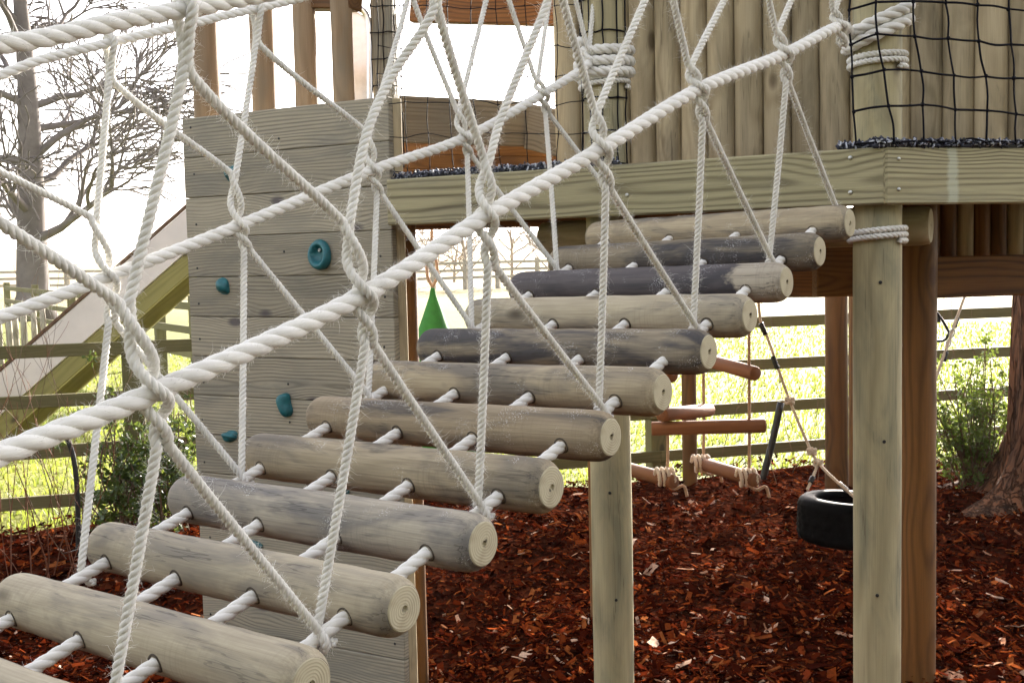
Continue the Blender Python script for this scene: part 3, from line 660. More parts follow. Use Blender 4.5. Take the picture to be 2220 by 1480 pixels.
# deck floor slab of boards
fl = MB(); E1 = CORNER - NA*.06 - NB*.02; far = 1.35
quad = [E1, CORNER + DA*2.0 - NA*.06, CORNER + DA*2.0 - NA*far, CORNER + DA*.4 - NA*2.0, CORNER + DB*1.9 - NB*2.2, CORNER + DB*1.9 - NB*.06]
vt = [V(q[0], q[1], 2.075) for q in quad] + [V(q[0], q[1], 2.035) for q in quad]; k = len(quad)
fl.add(vt, [tuple(range(k)), tuple(range(2*k-1, k-1, -1))] + [(i, k+i, k+(i+1) % k, (i+1) % k) for i in range(k)])
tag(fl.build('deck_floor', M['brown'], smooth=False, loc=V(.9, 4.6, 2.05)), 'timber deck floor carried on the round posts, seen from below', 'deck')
# joists
def beam(name, lab, cat, A, B, w_, h_, mat, group=None, bev=.006):
    A, B = np.asarray(A, float), np.asarray(B, float); d = B-A; L = np.linalg.norm(d); mb = MB(); bevbox(mb, (L/2, w_/2, h_/2), bev)
    ax = basis(d/L); o = mb.build(name, M[mat], None, (A+B)/2, ax, smooth=False); return tag(o, lab, cat, group)
def joist(lab, A, B, z0, z1, th, mat, bracket=False):
    t = thing('joist', lab, 'beam', V(A[0], A[1], z0), 'beams under the deck'); d = (B-A)*V(1, 1, 0); d /= np.linalg.norm(d); o = V(d[1], -d[0], 0)
    board('timber', None, None, V(A[0], A[1], 0), V(B[0], B[1], 0), z0, z1, th, mat, o, parent=t)
    if bracket:
        mb = MB(); bevbox(mb, (.012, (z1-z0)/2+.012, .03), .002, c=(0, 0, 0)); br = mb.build('bracket', M['blackplastic'], t, V(A[0], A[1], (z0+z1)/2) + o*.012, np.array([d, V(0, 0, 1), np.cross(d, V(0, 0, 1))]), smooth=False)
        for z in (z0+.02, z1-.02):
            mb = MB(); lathe(mb, [(0, .004), (.002, .003), (.0025, .0001)], 10); mb.build('screw', M['zinc'], t, V(A[0], A[1], z) + o*.043, basis(o))
jA = at(1978, 600, 4.55); jB = at(2330, 600, 4.75)
joist('dark red brown joist with bold grain at right, hung in a black bracket', jA, jB, at(2000, 648, 4.55)[2], at(2000, 557, 4.55)[2], .05, 'darkbeam', True)
jA = at(1772, 600, 4.75); jB = at(1868, 600, 4.78)
joist('short orange brown beam end beside the pale corner post under the upper log steps', jA, jB, at(1800, 644, 4.75)[2], at(1800, 520, 4.75)[2], .06, 'brown')
jA = at(1300, 600, 5.6); jB = at(1776, 605, 5.0)
joist('shaded brown beam running left behind the upper log steps', jA, jB, at(1730, 645, 5.05)[2], 2.033, .05, 'brown')
jA = at(862, 470, 5.1); jB = at(1290, 470, 5.0)
joist('thin brown beam showing just below the long deck board at left', jA, jB, at(1000, 496, 5.1)[2], 2.033, .05, 'darkbeam')
jA = at(1214, 500, 5.0); jB = at(1300, 500, 4.95)
joist('orange block of timber left of the topmost log step', jA, jB, at(1240, 526, 5.0)[2], 2.03, .06, 'brown')
# cross log behind the corner post, which takes the foot ropes
cA = at(2018, 489, 4.02); cax = basis(DA)
t = thing('cross_log', 'short thick log lying under the deck corner behind the pale post', 'log', cA)
mb = MB(); lathe(mb, [(0, .06), (.006, .066), (.03, .07)] + [(x, .07) for x in np.linspace(.1, 1.5, 12)] + [(1.55, .066)], 36, wob=.01); mb.build('log_body', M['pale'], t, cA, cax)
mb = MB(); mb.add([(0, .06*math.cos(a), .06*math.sin(a)) for a in np.linspace(0, 6.2832, 30, endpoint=False)], [tuple(range(30))]); mb.build('cut_end', M['cut'], t, cA - DA*.0005, cax, smooth=False)

# ------------------------------------------------------------------ palisade hut on the deck
PA = at_z(2330, 4.5, 2.075); PB = at_z(1212, 5.45, 2.075); pd = (PB-PA); PLn = np.linalg.norm(pd); pd /= PLn; pn = V(pd[1], -pd[0], 0); pn = pn if pn[1] < 0 else -pn
t = thing('palisade_hut', 'hut wall of upright half round logs standing on the deck behind the posts', 'palisade', PA)
npale = 18; wp = PLn/npale; zt = 4.05
for i in range(npale):
    c = PA + pd*wp*(i+.5); mb = MB(); L = zt - 2.06; R = wp*.512*RG.uniform(.97, 1.04)
    prof = [(u, R*RG.uniform(.975, 1.015)) for u in np.linspace(0, L, 12)]; lathe(mb, prof, 22, wob=.01)
    mb.build('half_log', M['pale'], t, V(c[0], c[1], 2.062) + pn*RG.uniform(-.008, .008), basis((0, 0, 1)))
mb = MB(); bevbox(mb, (PLn/2-.05, .97, .01), .003); mb.build('added_backing', M['darkbeam'], t, V(*((PA+pd*PLn/2)-pn*.03)[:2], 3.05), np.array([pd, V(0, 0, 1), np.cross(pd, V(0, 0, 1))]), smooth=False)  # dark board added behind the logs to block light through the gaps
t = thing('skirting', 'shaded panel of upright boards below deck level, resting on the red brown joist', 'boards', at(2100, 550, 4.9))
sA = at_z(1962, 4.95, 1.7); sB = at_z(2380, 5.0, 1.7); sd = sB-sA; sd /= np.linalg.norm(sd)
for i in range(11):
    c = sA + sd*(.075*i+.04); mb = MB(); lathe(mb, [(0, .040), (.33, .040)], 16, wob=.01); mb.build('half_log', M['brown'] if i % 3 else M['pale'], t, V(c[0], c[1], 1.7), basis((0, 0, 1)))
# roof over the hut and the deck (its edge is just above the frame)
t = thing('tower_roof', 'timber roof over the tower, its red brown edge beam at the top centre', 'roof', V(.6, 5.2, 3.0))
rA = at(893, 18, 6.0); rB = at(1212, 25, 5.75)
mb = MB(); d = rB-rA; L = np.linalg.norm(d); bevbox(mb, (L/2, .03, .075), .005); mb.build('edge_beam', M['darkbeam'], t, (rA+rB)/2, basis(d/L), smooth=False)
mb = MB(); bevbox(mb, (1.75, 1.35, .03), .005); mb.build('roof_panel', M['brown'], t, V(1.55, 5.35, 4.1), np.array([-pd*V(1, 1, 0)/np.linalg.norm(pd[:2]), -pn, V(0, 0, 1)]), smooth=False)

# ------------------------------------------------------------------ black nets
def netgrid(mb, grid, r, knots=True):
    ny, nx = len(grid), len(grid[0])
    for j in range(ny):
        for i in range(nx):
            p = grid[j][i]
            for q in ([grid[j][i+1]] if i+1 < nx else []) + ([grid[j+1][i]] if j+1 < ny else []):
                mid = (p+q)/2 + RG.normal(0, .0032, 3); mb.tube(smooth_path([p, mid, q], .02), r*RG.uniform(.9, 1.1), 6)
            if knots: mb.ball(p + RG.normal(0, .001, 3), r*2.0*RG.uniform(.85, 1.15), 8)
def matting(mb, A, B, n=260, w=.022, h=.022):
    n = n*2
    # frayed bound edge: a bundle of short loops
    d = B-A; Ln = np.linalg.norm(d); d = d/Ln; u = np.cross(d, V(0, 0, 1))
    for k in range(n):
        c = A + d*RG.uniform(0, Ln) + u*RG.uniform(-w, w) + V(0, 0, RG.uniform(0, h)); ax = RG.normal(0, 1, 3); ax /= np.linalg.norm(ax)
        mb.tube([c - ax*.011, c + u*.004, c + ax*.011], .0034, 5)
    mb.tube(resample(np.array([A+V(0, 0, .003), B+V(0, 0, .003)]), .05), .011, 8)
t = thing('safety_net', 'black square mesh net stretched across the hut wall at upper right', 'net', CORNER + V(0, 0, DZ1), 'black climbing nets')
NX = [[1841, 1899, 1980, 2050, 2120, 2187, 2256], [1845, 1902, 1983, 2055, 2122, 2192, 2262], [1847, 1916, 1997, 2068, 2137, 2198, 2266], [1850, 1926, 2000, 2071, 2140, 2203, 2272], [1856, 1938, 2003, 2072, 2138, 2202, 2275]]
NY = [[22, 5, 3, 6, 12, 20, 30], [98, 74, 79, 84, 89, 97, 104], [166, 152, 155, 164, 166, 170, 177], [242, 230, 227, 238, 240, 248, 256], [312, 309, 306, 307, 308, 309, 310]]
NX = [NX[0], NX[0]] + NX; NY = [[y-150 for y in NY[0]], [y-76 for y in NY[0]]] + NY
grid = []
netQ = CORNER + NB*.012 + V(0, 0, 0)
for j in range(7):
    rw = []
    for i in range(7):
        px, py = NX[j][i], NY[j][i]
        rw.append(on_plane(px, py, netQ, NB) if i else on_plane(px, py, CORNER + V(-.03, .0, 0), V(0, 1, 0)))
    grid.append(rw)
mb = MB(); netgrid(mb, grid, .0037); mb.build('mesh', M['net'], t)
mb = MB(); matting(mb, CORNER + DB*-.04 - NB*.012 + V(0, 0, DZ1+.003), CORNER + DB*1.2 - NB*.012 + V(0, 0, DZ1+.003), 420)
matting(mb, CORNER + DA*.0 - NA*.03 + V(0, 0, DZ1+.003), CORNER + DA*.16 - NA*.03 + V(0, 0, DZ1+.003), 60)
mt, tt, bb = newmat('speckled_edge'); g = G(tt); tt.links.new(g.ramp(g.irand(), [(0, (.012, .014, .026)), (.6, (.03, .034, .055)), (.7, (.16, .17, .21)), (1, (.5, .53, .6))]), bb.inputs['Base Color']); bb.inputs['Roughness'].default_value = .5
M['edge'] = mt
mb.build('bound_edge', M['edge'], t)
t = thing('safety_net', 'thin black net with small knots hanging in the bright gap left of the centre post', 'net', CORNER + DA*1.6 + V(0, 0, DZ1), 'black climbing nets')
grid = []
for j, y in enumerate((-70, 15, 100, 160, 220, 290, 368)):
    rw = []
    for i, x in enumerate((815, 868, 920, 970, 1020, 1075, 1135, 1200, 1257)):
        P = on_plane(x + 2*j + random.uniform(-4, 4), y + random.uniform(-7, 7) + 4*(i % 2), CORNER - NA*.06, NA); rw.append(P)
    grid.append(rw)
mb = MB(); netgrid(mb, grid, .0019); mb.build('mesh', M['net'], t)
grid = [[POSTF + (PR+.006)*V(math.cos(a), math.sin(a), 0) + V(0, 0, 2.11+.125*j) for a in np.radians([190, 225, 262, 300, 335])] for j in range(10)]
mb = MB(); netgrid(mb, grid, .003); mb.build('wrapped_mesh', M['net'], t)
mb = MB(); matting(mb, CORNER + DA*.98 - NA*.03 + V(0, 0, DZ1+.003), CORNER + DA*1.99 - NA*.03 + V(0, 0, DZ1+.003), 380); mb.build('bound_edge', M['edge'], t)


WR = at(851, 560, 4.80); WR = V(WR[0], WR[1], 0); WLn = float(np.dot(on_plane(394, 270, WR, NA) - WR, DA)); WL = WR + DA*WLn; WT = 2.452
t = thing('climbing_wall', 'grey plank climbing wall with teal holds left of the deck', 'climbing wall', WR)
mb = MB(); zz = WT; hp = .187; k = 0
wax = np.array([DA, V(0, 0, 1), np.cross(DA, V(0, 0, 1))])
while zz > -.2:
    bevbox(mb, (WLn/2, hp/2-.0010, .019), .004, c=DA*WLn/2 + NA*(-.019+RG.uniform(-.0015, .0015)) + V(0, 0, zz-hp/2), ax=wax); zz -= hp; k += 1
wc = WR + DA*WLn/2 + V(0, 0, 1.2)
bevbox(mb, (WLn/2-.01, (WT+.15)/2, .01), .002, c=DA*WLn/2 - NA*.052 + NA*0 + V(0, 0, (WT-.19)/2), ax=wax)
mb.v = [v + WR for v in mb.v]
wallo = mb.build('planking', M['plank'], t, wc, None, False, orient=wax)
mb = MB(); bevbox(mb, (1.3, .03, .0225), .004); mb.build('batten', M['pale'], t, WR - NA*.075 - DA*.001 + DA*.022 + V(0, 0, 1.15), np.array([V(0, 0, 1), NA, DA]), smooth=False)
rs_ = np.random.default_rng(21)
for k in range(13):
    zc_ = WT - hp*(k+.5)
    for u in (.05, WLn*.5, WLn-.06): 
        P = WR + DA*(u+rs_.uniform(-.012, .012)) + V(0, 0, zc_+rs_.uniform(-.05, .05)) + NA*.0012; mb = MB(); lathe(mb, [(0, .0055), (.0012, .0055), (.0016, .003), (.0002, .0001)], 10); mb.build('screw', M['blackplastic'], t, P, basis(NA))
def hold(px, py, shape, s):
    P = on_plane(px, py, WR, NA); bm = bmesh.new(); bmesh.ops.create_icosphere(bm, subdivisions=4, radius=1)
    rnd = np.random.default_rng(int(px)); k1 = rnd.normal(0, 1.0, (6, 3)); ph = rnd.uniform(0, 6.3, 6)
    vs = np.array([v.co[:] for v in bm.verts]); out = vs.copy()
    for a, q in zip(k1, ph): out += vs*(.07*np.sin(2.2*vs@a+q))[:, None]
    if shape == 'bowl!':
        out[:, 0] *= .80; ry = out[:, 1]; dd = np.sqrt((out[:, 0]/.62)**2 + ((out[:, 1]-.05)/.62)**2); front = out[:, 2] > 0
        out[:, 2] = np.where(front, np.minimum(out[:, 2], .55) - .55*np.clip(1.15-dd, 0, 1)**.6*(dd < 1.15), out[:, 2])
    if shape == 'hook':
        out[:, 0] *= .62 + .35*np.clip(vs[:, 1], 0, 1); out[:, 1] *= 1.05; out[:, 2] += .35*np.clip(vs[:, 1]+.1, 0, 1)*(vs[:, 2] > 0); out[:, 0] -= .12*np.sin(vs[:, 1]*3)
    if shape == 'lump': out[:, 0] *= .8; out[:, 1] *= .85; out[:, 2] += .25*np.clip(vs[:, 1], -1, .3)*(vs[:, 2] > 0)
    if shape == 'wedge': out[:, 1] *= .6; out[:, 0] *= 1.1
    out[:, 2] = np.maximum(out[:, 2], -.02)
    out *= np.array([s, s, s*.62]); mb = MB(); mb.add(out, [[v.index for v in f.verts] for f in bm.faces]); bm.free()
    if shape == 'bowl':
        mb = MB(); lathe(mb, [(0, s*.97), (s*.25, s*1.02), (s*.48, s*.93), (s*.58, s*.78), (s*.56, s*.66), (s*.40, s*.56), (s*.20, s*.46), (s*.14, s*.25), (s*.13, .0002)], 40, wob=.03)
        mb.v[0] = np.stack([mb.v[0][:, 1]*.84, mb.v[0][:, 2], mb.v[0][:, 0]*(1-.28*mb.v[0][:, 2]/s)], 1); mb.f = [q[::-1] for q in mb.f]
    ax = np.array([-DA, V(0, 0, 1), NA]); h = mb.build('climbing_hold', M['teal'], t, P + NA*.003, ax)
    mb = MB(); lathe(mb, [(0, .009), (.004, .0085), (.006, .006), (.0062, .004), (.003, .0035), (.003, .0001)], 14); dz = .24 if shape == 'bowl' else .42
    mb.build('bolt', M['zinc'], h, P + NA*(s*.62*dz+.004) + V(0, 0, s*.30 if shape == 'bowl' else 0), basis(NA))
hold(698, 552, 'bowl', .066); hold(484, 622, 'lump', .050); hold(503, 377, 'lump', .045); hold(620, 876, 'hook', .056); hold(500, 945, 'wedge', .042); hold(548, 1180, 'wedge', .045); hold(745, 1062, 'lump', .04); hold(705, 1388, 'lump', .045)
# posts behind the wall edge
q = at(874, 560, 5.02); round_post('dark brown post behind the right edge of the climbing wall', q[0]+.012, q[1], .048, -.3, 2.03, 'brown')
# square post wrapped in net at upper left of the gap
q = at_z(842, 5.25, 2.2); t = thing('tower_post', 'squared grey post with net round it, left of the bright gap', 'post', q, 'square timber posts')
mb = MB(); bevbox(mb, (.9, .05, .05), .006); mb.build('shaft', M['plank'], t, q + V(0, 0, .75), np.array([V(0, 0, 1), V(-.985, .17, 0), V(-.17, -.985, 0)]), smooth=False)
grid = [[q + V(-.055, -.058, 0), q + V(.0, -.062, 0), q + V(.055, -.05, 0), q + V(.07, .02, 0)]]
grid = [[p + V(0, 0, .12*j) for p in grid[0]] for j in range(10)]; mb = MB(); netgrid(mb, grid, .0025); mb.build('wrapped_net', M['net'], t)
# balustrade behind the top of the wall
t = thing('balustrade', 'row of upright round timber bars above the climbing wall', 'balustrade', WL + V(0, 0, WT))
for pa, pb in ((420, 478), (546, 599), (640, 690), (722, 769)):
    xm = (pa+pb)/2; P = on_plane(xm, 200, WR - NA*.16, NA); dd = np.dot(P-CAM, cF); r = (pb-pa)/2/FPX*dd
    mb = MB(); lathe(mb, [(u, r*RG.uniform(.98, 1.01)) for u in np.linspace(0, 1.3, 8)], 24, wob=.008); mb.build('baluster', M['baluster'], t, V(P[0], P[1], 2.2), basis((0, 0, 1)))
mb = MB(); a = on_plane(672, 8, WR - NA*.20, NA); b = on_plane(772, 8, WR - NA*.20, NA); d = b-a; L = np.linalg.norm(d); bevbox(mb, (L/2, .05, .03), .005); mb.build('cap_rail', M['brown'], t, (a+b)/2, basis(d/L), smooth=False)
# steel slide hoop
t = thing('steel_hoop', 'polished steel hoop panel right of the upright bars', 'metal hoop', at(790, 215, 5.6))
mb = MB(); pts = [at(px, py, 5.75) for px, py in ((802, 330), (802, 120), (801, 60), (792, 28), (772, 16), (740, 14))]
mb.tube(smooth_path(pts, .02), .017, 14); mb.build('tube', M['steel'], t)
mb = MB(); rim = [at(px, py, 5.78) for px, py in ((798, 330), (798, 60), (788, 34), (770, 24), (755, 24), (755, 330))]
vv = rim + [p + V(0, .012, 0) for p in rim]; k = len(rim); mb.add(vv, [tuple(range(k)), tuple(range(2*k-1, k-1, -1))] + [(i, (i+1) % k, k+(i+1) % k, k+i) for i in range(k)]); mb.build('sheet', M['steel'], t, smooth=False)
# parapet on the far side of the deck
t = thing('parapet', 'low boarded parapet on the far side of the deck, grey board over orange ones', 'parapet', at(1000, 380, 5.9))
def pboard(pxa, pya, da, pxb, pyb, db, h, th, mat, nm='board'):
    A, B = at(pxa, pya, da), at(pxb, pyb, db); A[2] -= h/2; B[2] -= h/2; d = B-A; L = np.linalg.norm(d); mb = MB(); bevbox(mb, (L/2, h/2, th/2), .005)
    x = d/L; up = V(0, 0, 1) - x*x[2]; up /= np.linalg.norm(up); mb.build(nm, M[mat], t, (A+B)/2, np.array([x, up, np.cross(x, up)]), smooth=False)
pboard(845, 207, 5.6, 1150, 222, 5.9, .23, .04, 'greyboard', 'grey_board'); pboard(1146, 226, 5.85, 1290, 255, 5.5, .23, .04, 'greyboard', 'grey_board')
for k, y in enumerate((302, 334, 366)): pboard(850, y, 5.95, 1290, y+8, 6.0, .080, .03, 'brown', 'orange_board')

# ------------------------------------------------------------------ fences
def rail_fence(name, lab, pts, posts, tops, rh, mat, pw=.075, ph=1.3, gz=lambda x, y: 0, group='post and rail fences', rails_side=.07):
    t = thing(name, lab, 'fence', V(pts[0][0], pts[0][1], 0), group)
    for a, b in zip(pts[:-1], pts[1:]):
        a, b = np.asarray(a), np.asarray(b)
        for z in tops:
            A = V(a[0], a[1], gz(a[0], a[1])+z-rh/2); B = V(b[0], b[1], gz(b[0], b[1])+z-rh/2); d = B-A; L = np.linalg.norm(d); x = d/L; up = V(0, 0, 1) - x*x[2]; up /= np.linalg.norm(up); s = np.cross(x, up); s = s if s[1] < 0 else -s
            mb = MB(); bevbox(mb, (L/2, rh/2, .019), .004); mb.build('rail', M[mat], t, (A+B)/2 + s*rails_side, np.array([x, up, np.cross(x, up)]), smooth=False)
    for q in posts:
        mb = MB(); h = ph+.3; bevbox(mb, (h/2, pw, pw), .008); x = np.asarray(pts[1])-np.asarray(pts[0]); x = V(x[0], x[1], 0)/np.linalg.norm(x[:2])
        mb.build('fence_post', M[mat], t, V(q[0], q[1], gz(q[0], q[1])+h/2-.3), np.array([V(0, 0, 1), x, V(-x[1], x[0], 0)*-1*-1 if False else np.cross(V(0, 0, 1), x)]), smooth=False)
    return t
def fl_at(px):
    lo, hi = -8., 12.
    v = ray(px, 740); 
    # intersect the vertical image ray in plan with the fence line
    A = np.array([[v[0], -fdir[0]], [v[1], -fdir[1]]]); s = np.linalg.solve(A, (FL-CAM)[:2]); return CAM + v*s[0]
line = [FL - fdir*3.2, FL - fdir*.9] + [fl_at(285)] + [fl_at(850), fl_at(1420), fl_at(1960), fl_at(2500)]
rail_fence('rail_fence', 'olive brown four rail fence along the edge of the bark mulch', [V(p[0], p[1], 0) for p in line], [V(*p[:2], 0) for p in (line[0], line[2], line[3], line[4], line[5], line[6])], (1.25, .905, .555, .21), .088, 'fence', .07, 1.3)
a1 = at_z(430, 16.5, 0); a2 = at_z(352, 18.2, 0); a3 = at_z(285, 20.2, 0); a4 = at_z(160, 25, 0); a5 = at_z(20, 32, 0); a0 = at_z(560, 14.0, 0)
rail_fence('rail_fence', 'paddock fence with pale topped rails running away across the lawn behind the slide', [a0, a1, a2, a3, a4, a5], [a1, a2, a3, (a3+a4)/2, a4, (a4+a5)/2, a5], (1.25, .9, .55), .11, 'fence', .08, 1.35, ground_z)
far = [at_z(px, d, 0) for px, d in ((-260, 62), (60, 58), (420, 56), (800, 55), (1080, 55), (1420, 56), (1900, 58), (2400, 60))]
pp = []
for a, b in zip(far[:-1], far[1:]):
    n = 4; pp += [a + (b-a)*k/n for k in range(n)]
rail_fence('rail_fence', 'pale distant rail fence at the far end of the field', far, pp, (1.3, .95, .6), .13, 'plank', .1, 1.4, ground_z)  # lighter board material puts the haze of distance into the colour
# short rough stakes by the slide foot
t = thing('picket_fence', 'row of rough grey stakes at the left edge beyond the slide', 'fence', at_z(45, 24, 0), 'post and rail fences')
for k, px in enumerate((-30, 2, 24, 38, 56, 78, 98)):
    P = at_z(px, 22+random.uniform(-1, 1), 0); mb = MB(); hh = random.uniform(1.0, 1.25); lathe(mb, [(0, .06), (hh*.6, .058), (hh, .05), (hh+.002, .001)], 12, wob=.03); mb.build('stake', M['plank'], t, V(P[0], P[1], ground_z(P[0], P[1])-.05), basis((0, 0, 1)))

# ------------------------------------------------------------------ slide
t = thing('slide', 'wooden slide with pink side panel sloping down to the left beyond the climbing wall', 'slide', at_z(60, 8.6, 0))
d0 = 8.5; up_ = at(520, 350, d0); dn = at(-330, 1095, d0)
sdv = dn-up_; sL = np.linalg.norm(sdv); sx = sdv/sL; sy = V(0, 1, 0); sz = np.cross(sx, sy); sz = sz if sz[2] > 0 else -sz
ax = np.array([sx, sz, np.cross(sx, sz)])
def sl_part(nm, off, hh, yoff, th, mat):
    mb = MB(); bevbox(mb, (sL/2, hh/2, th/2), .004); mb.build(nm, M[mat], t, (up_+dn)/2 + sz*off + sy*yoff, ax, smooth=False)
sl_part('side_panel', -.125, .24, 0, .02, 'ply'); sl_part('stringer', -.315, .13, .03, .06, 'slidebeam'); sl_part('side_panel', -.125, .25, .55, .02, 'ply'); sl_part('stringer', -.33, .16, .52, .06, 'slidebeam')
sl_part('edge_trim', .012, .024, 0, .035, 'twig'); sl_part('edge_trim', .012, .024, .55, .035, 'twig')
mb = MB(); bevbox(mb, (sL/2, .01, .26), .003); mb.build('chute', M['steel'], t, (up_+dn)/2 - sz*.2 + sy*.275, ax, smooth=False)
for yo in (.03, .52):
    P = up_ + sx*.5 - sz*.35 + sy*yo; mb = MB(); bevbox(mb, (P[2]/2+.1, .05, .04), .005); mb.build('leg', M['slidebeam'], t, V(P[0], P[1], P[2]/2-.1), np.array([V(0, 0, 1), V(1, 0, 0), V(0, 1, 0)]), smooth=False)

# ------------------------------------------------------------------ trees and plants
def branches(mb, base, dirn, length, r, depth, rng, droop=0., spread=.6, kids=(3, 5), shrink=.62, sides=6, minr=.006, up=0., wig=.13):
    n = 6; P = [np.asarray(base, float)]; d = np.asarray(dirn, float); d = d/np.linalg.norm(d)
    for k in range(n):
        d = d + rng.normal(0, wig, 3) + V(0, 0, up - droop*(k/n)); d /= np.linalg.norm(d); P.append(P[-1] + d*length/n)
    rr = np.linspace(r, max(r*.45, minr), n+1); mb.tube(P, rr, sides if r > .03 else (4 if r > .012 else 3), cap=False)
    if depth <= 0: return
    m_ = rng.integers(kids[0], kids[1]+1)
    for k in range(m_):
        u = rng.uniform(.3, 1.0) if k else 1.0; i = min(n-1, int(u*n)); b = P[i] + (P[i+1]-P[i])*(u*n-i if u < 1 else 1)
        ax = P[i+1]-P[i]; ax /= np.linalg.norm(ax); s = rng.normal(0, 1, 3); s -= ax*np.dot(s, ax); s /= np.linalg.norm(s); s[2] *= .7
        nd = ax*math.cos(spread) + s*math.sin(spread)*rng.uniform(.7, 1.25)
        branches(mb, b, nd, length*shrink*rng.uniform(.75, 1.2), max(r*(.55 if k else .7)*(1-.3*u), minr), depth-1, rng, droop, spread, kids, shrink, sides, minr, up, wig)
def bare_tree(lab, base, h, r, seed, depth=4, cat='tree', name='bare_tree', minr=.02, tilt=(0, 0), trunkfrac=.35, nb=9, group='bare winter trees', limb=.46, reach=.5, kids=(4, 6), shrink=.60):
    rng = np.random.default_rng(seed); t = thing(name, lab, cat, base, group); mb = MB(); P = []; n = 14
    for k in range(n+1):
        u = k/n; P.append(np.asarray(base) + V(tilt[0]*u + .25*r*math.sin(u*5+seed), tilt[1]*u + .25*r*math.cos(u*4), h*u*.8))
    rr = [r*(1.45-1.2*min(u*6, .375)) if u < .06 else r*(1-.72*u) for u in np.linspace(0, 1, n+1)]
    mb.tube(P, rr, 16); mb.build('trunk', M['bark'], t, loc=base); mb = MB()
    for k in range(nb):
        u = trunkfrac + (1-trunkfrac)*(k/(nb-1))**.9; i = min(n-1, int(u*n)); b = P[i]; a = k*2.4 + rng.uniform(-.5, .5)
        nd = V(math.cos(a), math.sin(a), rng.uniform(.05, .55) + .5*u)
        branches(mb, b, nd, h*reach*(1-.40*u), r*limb*(1-.48*u), depth, rng, .07, .62, kids, shrink, 6, minr, .02)
    mb.build('crown', M['bark'], t, loc=base); return t
tb = at_z(80, 38, 0); tb[2] = ground_z(tb[0], tb[1])-.1
bare_tree('big bare winter tree with a thick grey trunk at the left edge', tb, 15.5, .56, 11, 3, minr=.024, trunkfrac=.22, nb=17, limb=.34, reach=.28, kids=(4, 6), shrink=.70)
# second stem, leafless, behind on the left
for k, (px, d, h, sd_) in enumerate(((940, 60, 4.5, 3), (1010, 58, 5.5, 4), (1110, 62, 6.0, 5), (1190, 60, 5.0, 6), (985, 66, 4.0, 8))):
    b = at_z(px, d, 0); b[2] = ground_z(b[0], b[1])-.1
    lab = ['leftmost pale bare sapling by the far fence, seen left of the green swing', 'pale bare sapling by the far fence, seen beside the green swing', 'leaning pale bare sapling behind the far fence, middle of the gap', 'rightmost pale bare sapling by the far fence, next to the upper log steps', 'smallest pale bare sapling, well beyond the far fence'][k]
    rng = np.random.default_rng(sd_); t = thing('bare_sapling', lab, 'sapling', b, 'bare saplings by the far fence'); mb = MB()
    mb.tube([b, b + V(.05, 0, h*.25), b + V(.12*(k-2), 0, h*.5)], [.09, .07, .05], 6); mb.build('trunk', M['palet'], t, loc=b); mb = MB()
    for j in range(8): branches(mb, b + V(.12*(k-2)*min(1, j/5), 0, h*(.12+.38*j/8)), V(math.cos(j*2.4), math.sin(j*2.4), .7), h*.42, .045, 2, rng, .0, .5, (3, 4), .6, 5, .018, .05)
    mb.build('crown', M['palet'], t, loc=b)
# right-hand tree with flaky bark and flared roots
tc = at_z(2300, 7.75, 0); t = thing('tree', 'reddish flaky barked tree trunk with spreading roots at the right edge', 'tree', tc)
n = 64; prof = [(-.15, .95), (0, .66), (.07, .54), (.16, .45), (.3, .385), (.5, .345), (.8, .318), (1.2, .305), (1.8, .30), (2.6, .285), (3.6, .26)]
vv = []; rgt = np.random.default_rng(3)
for zi, (z, r) in enumerate(prof):
    for j in range(n):
        a = 2*math.pi*j/n; fl_ = max(0, 1-z/.9)**2; rr = r*(1 + .30*fl_*math.cos(5*a+1.3) + .05*math.sin(9*a+z*2) + .035*math.sin(17*a+z*5)) ; vv.append((tc[0]+rr*math.cos(a), tc[1]+rr*math.sin(a), z))
mb = MB(); mb.add(vv, [(i*n+j, i*n+(j+1) % n, (i+1)*n+(j+1) % n, (i+1)*n+j) for i in range(len(prof)-1) for j in range(n)])
mb.build('trunk', M['redbark'], t, loc=tc); mb = MB(); rng = np.random.default_rng(12)
for j in range(8): branches(mb, tc + V(0, 0, 3.0+.08*j), V(math.cos(j*2.4), math.sin(j*2.4), .8), 3.2, .13, 3, rng, .02, .6, (3, 5), .62, 6, .01, .04)
mb.build('crown', M['redbark'], t, loc=tc)
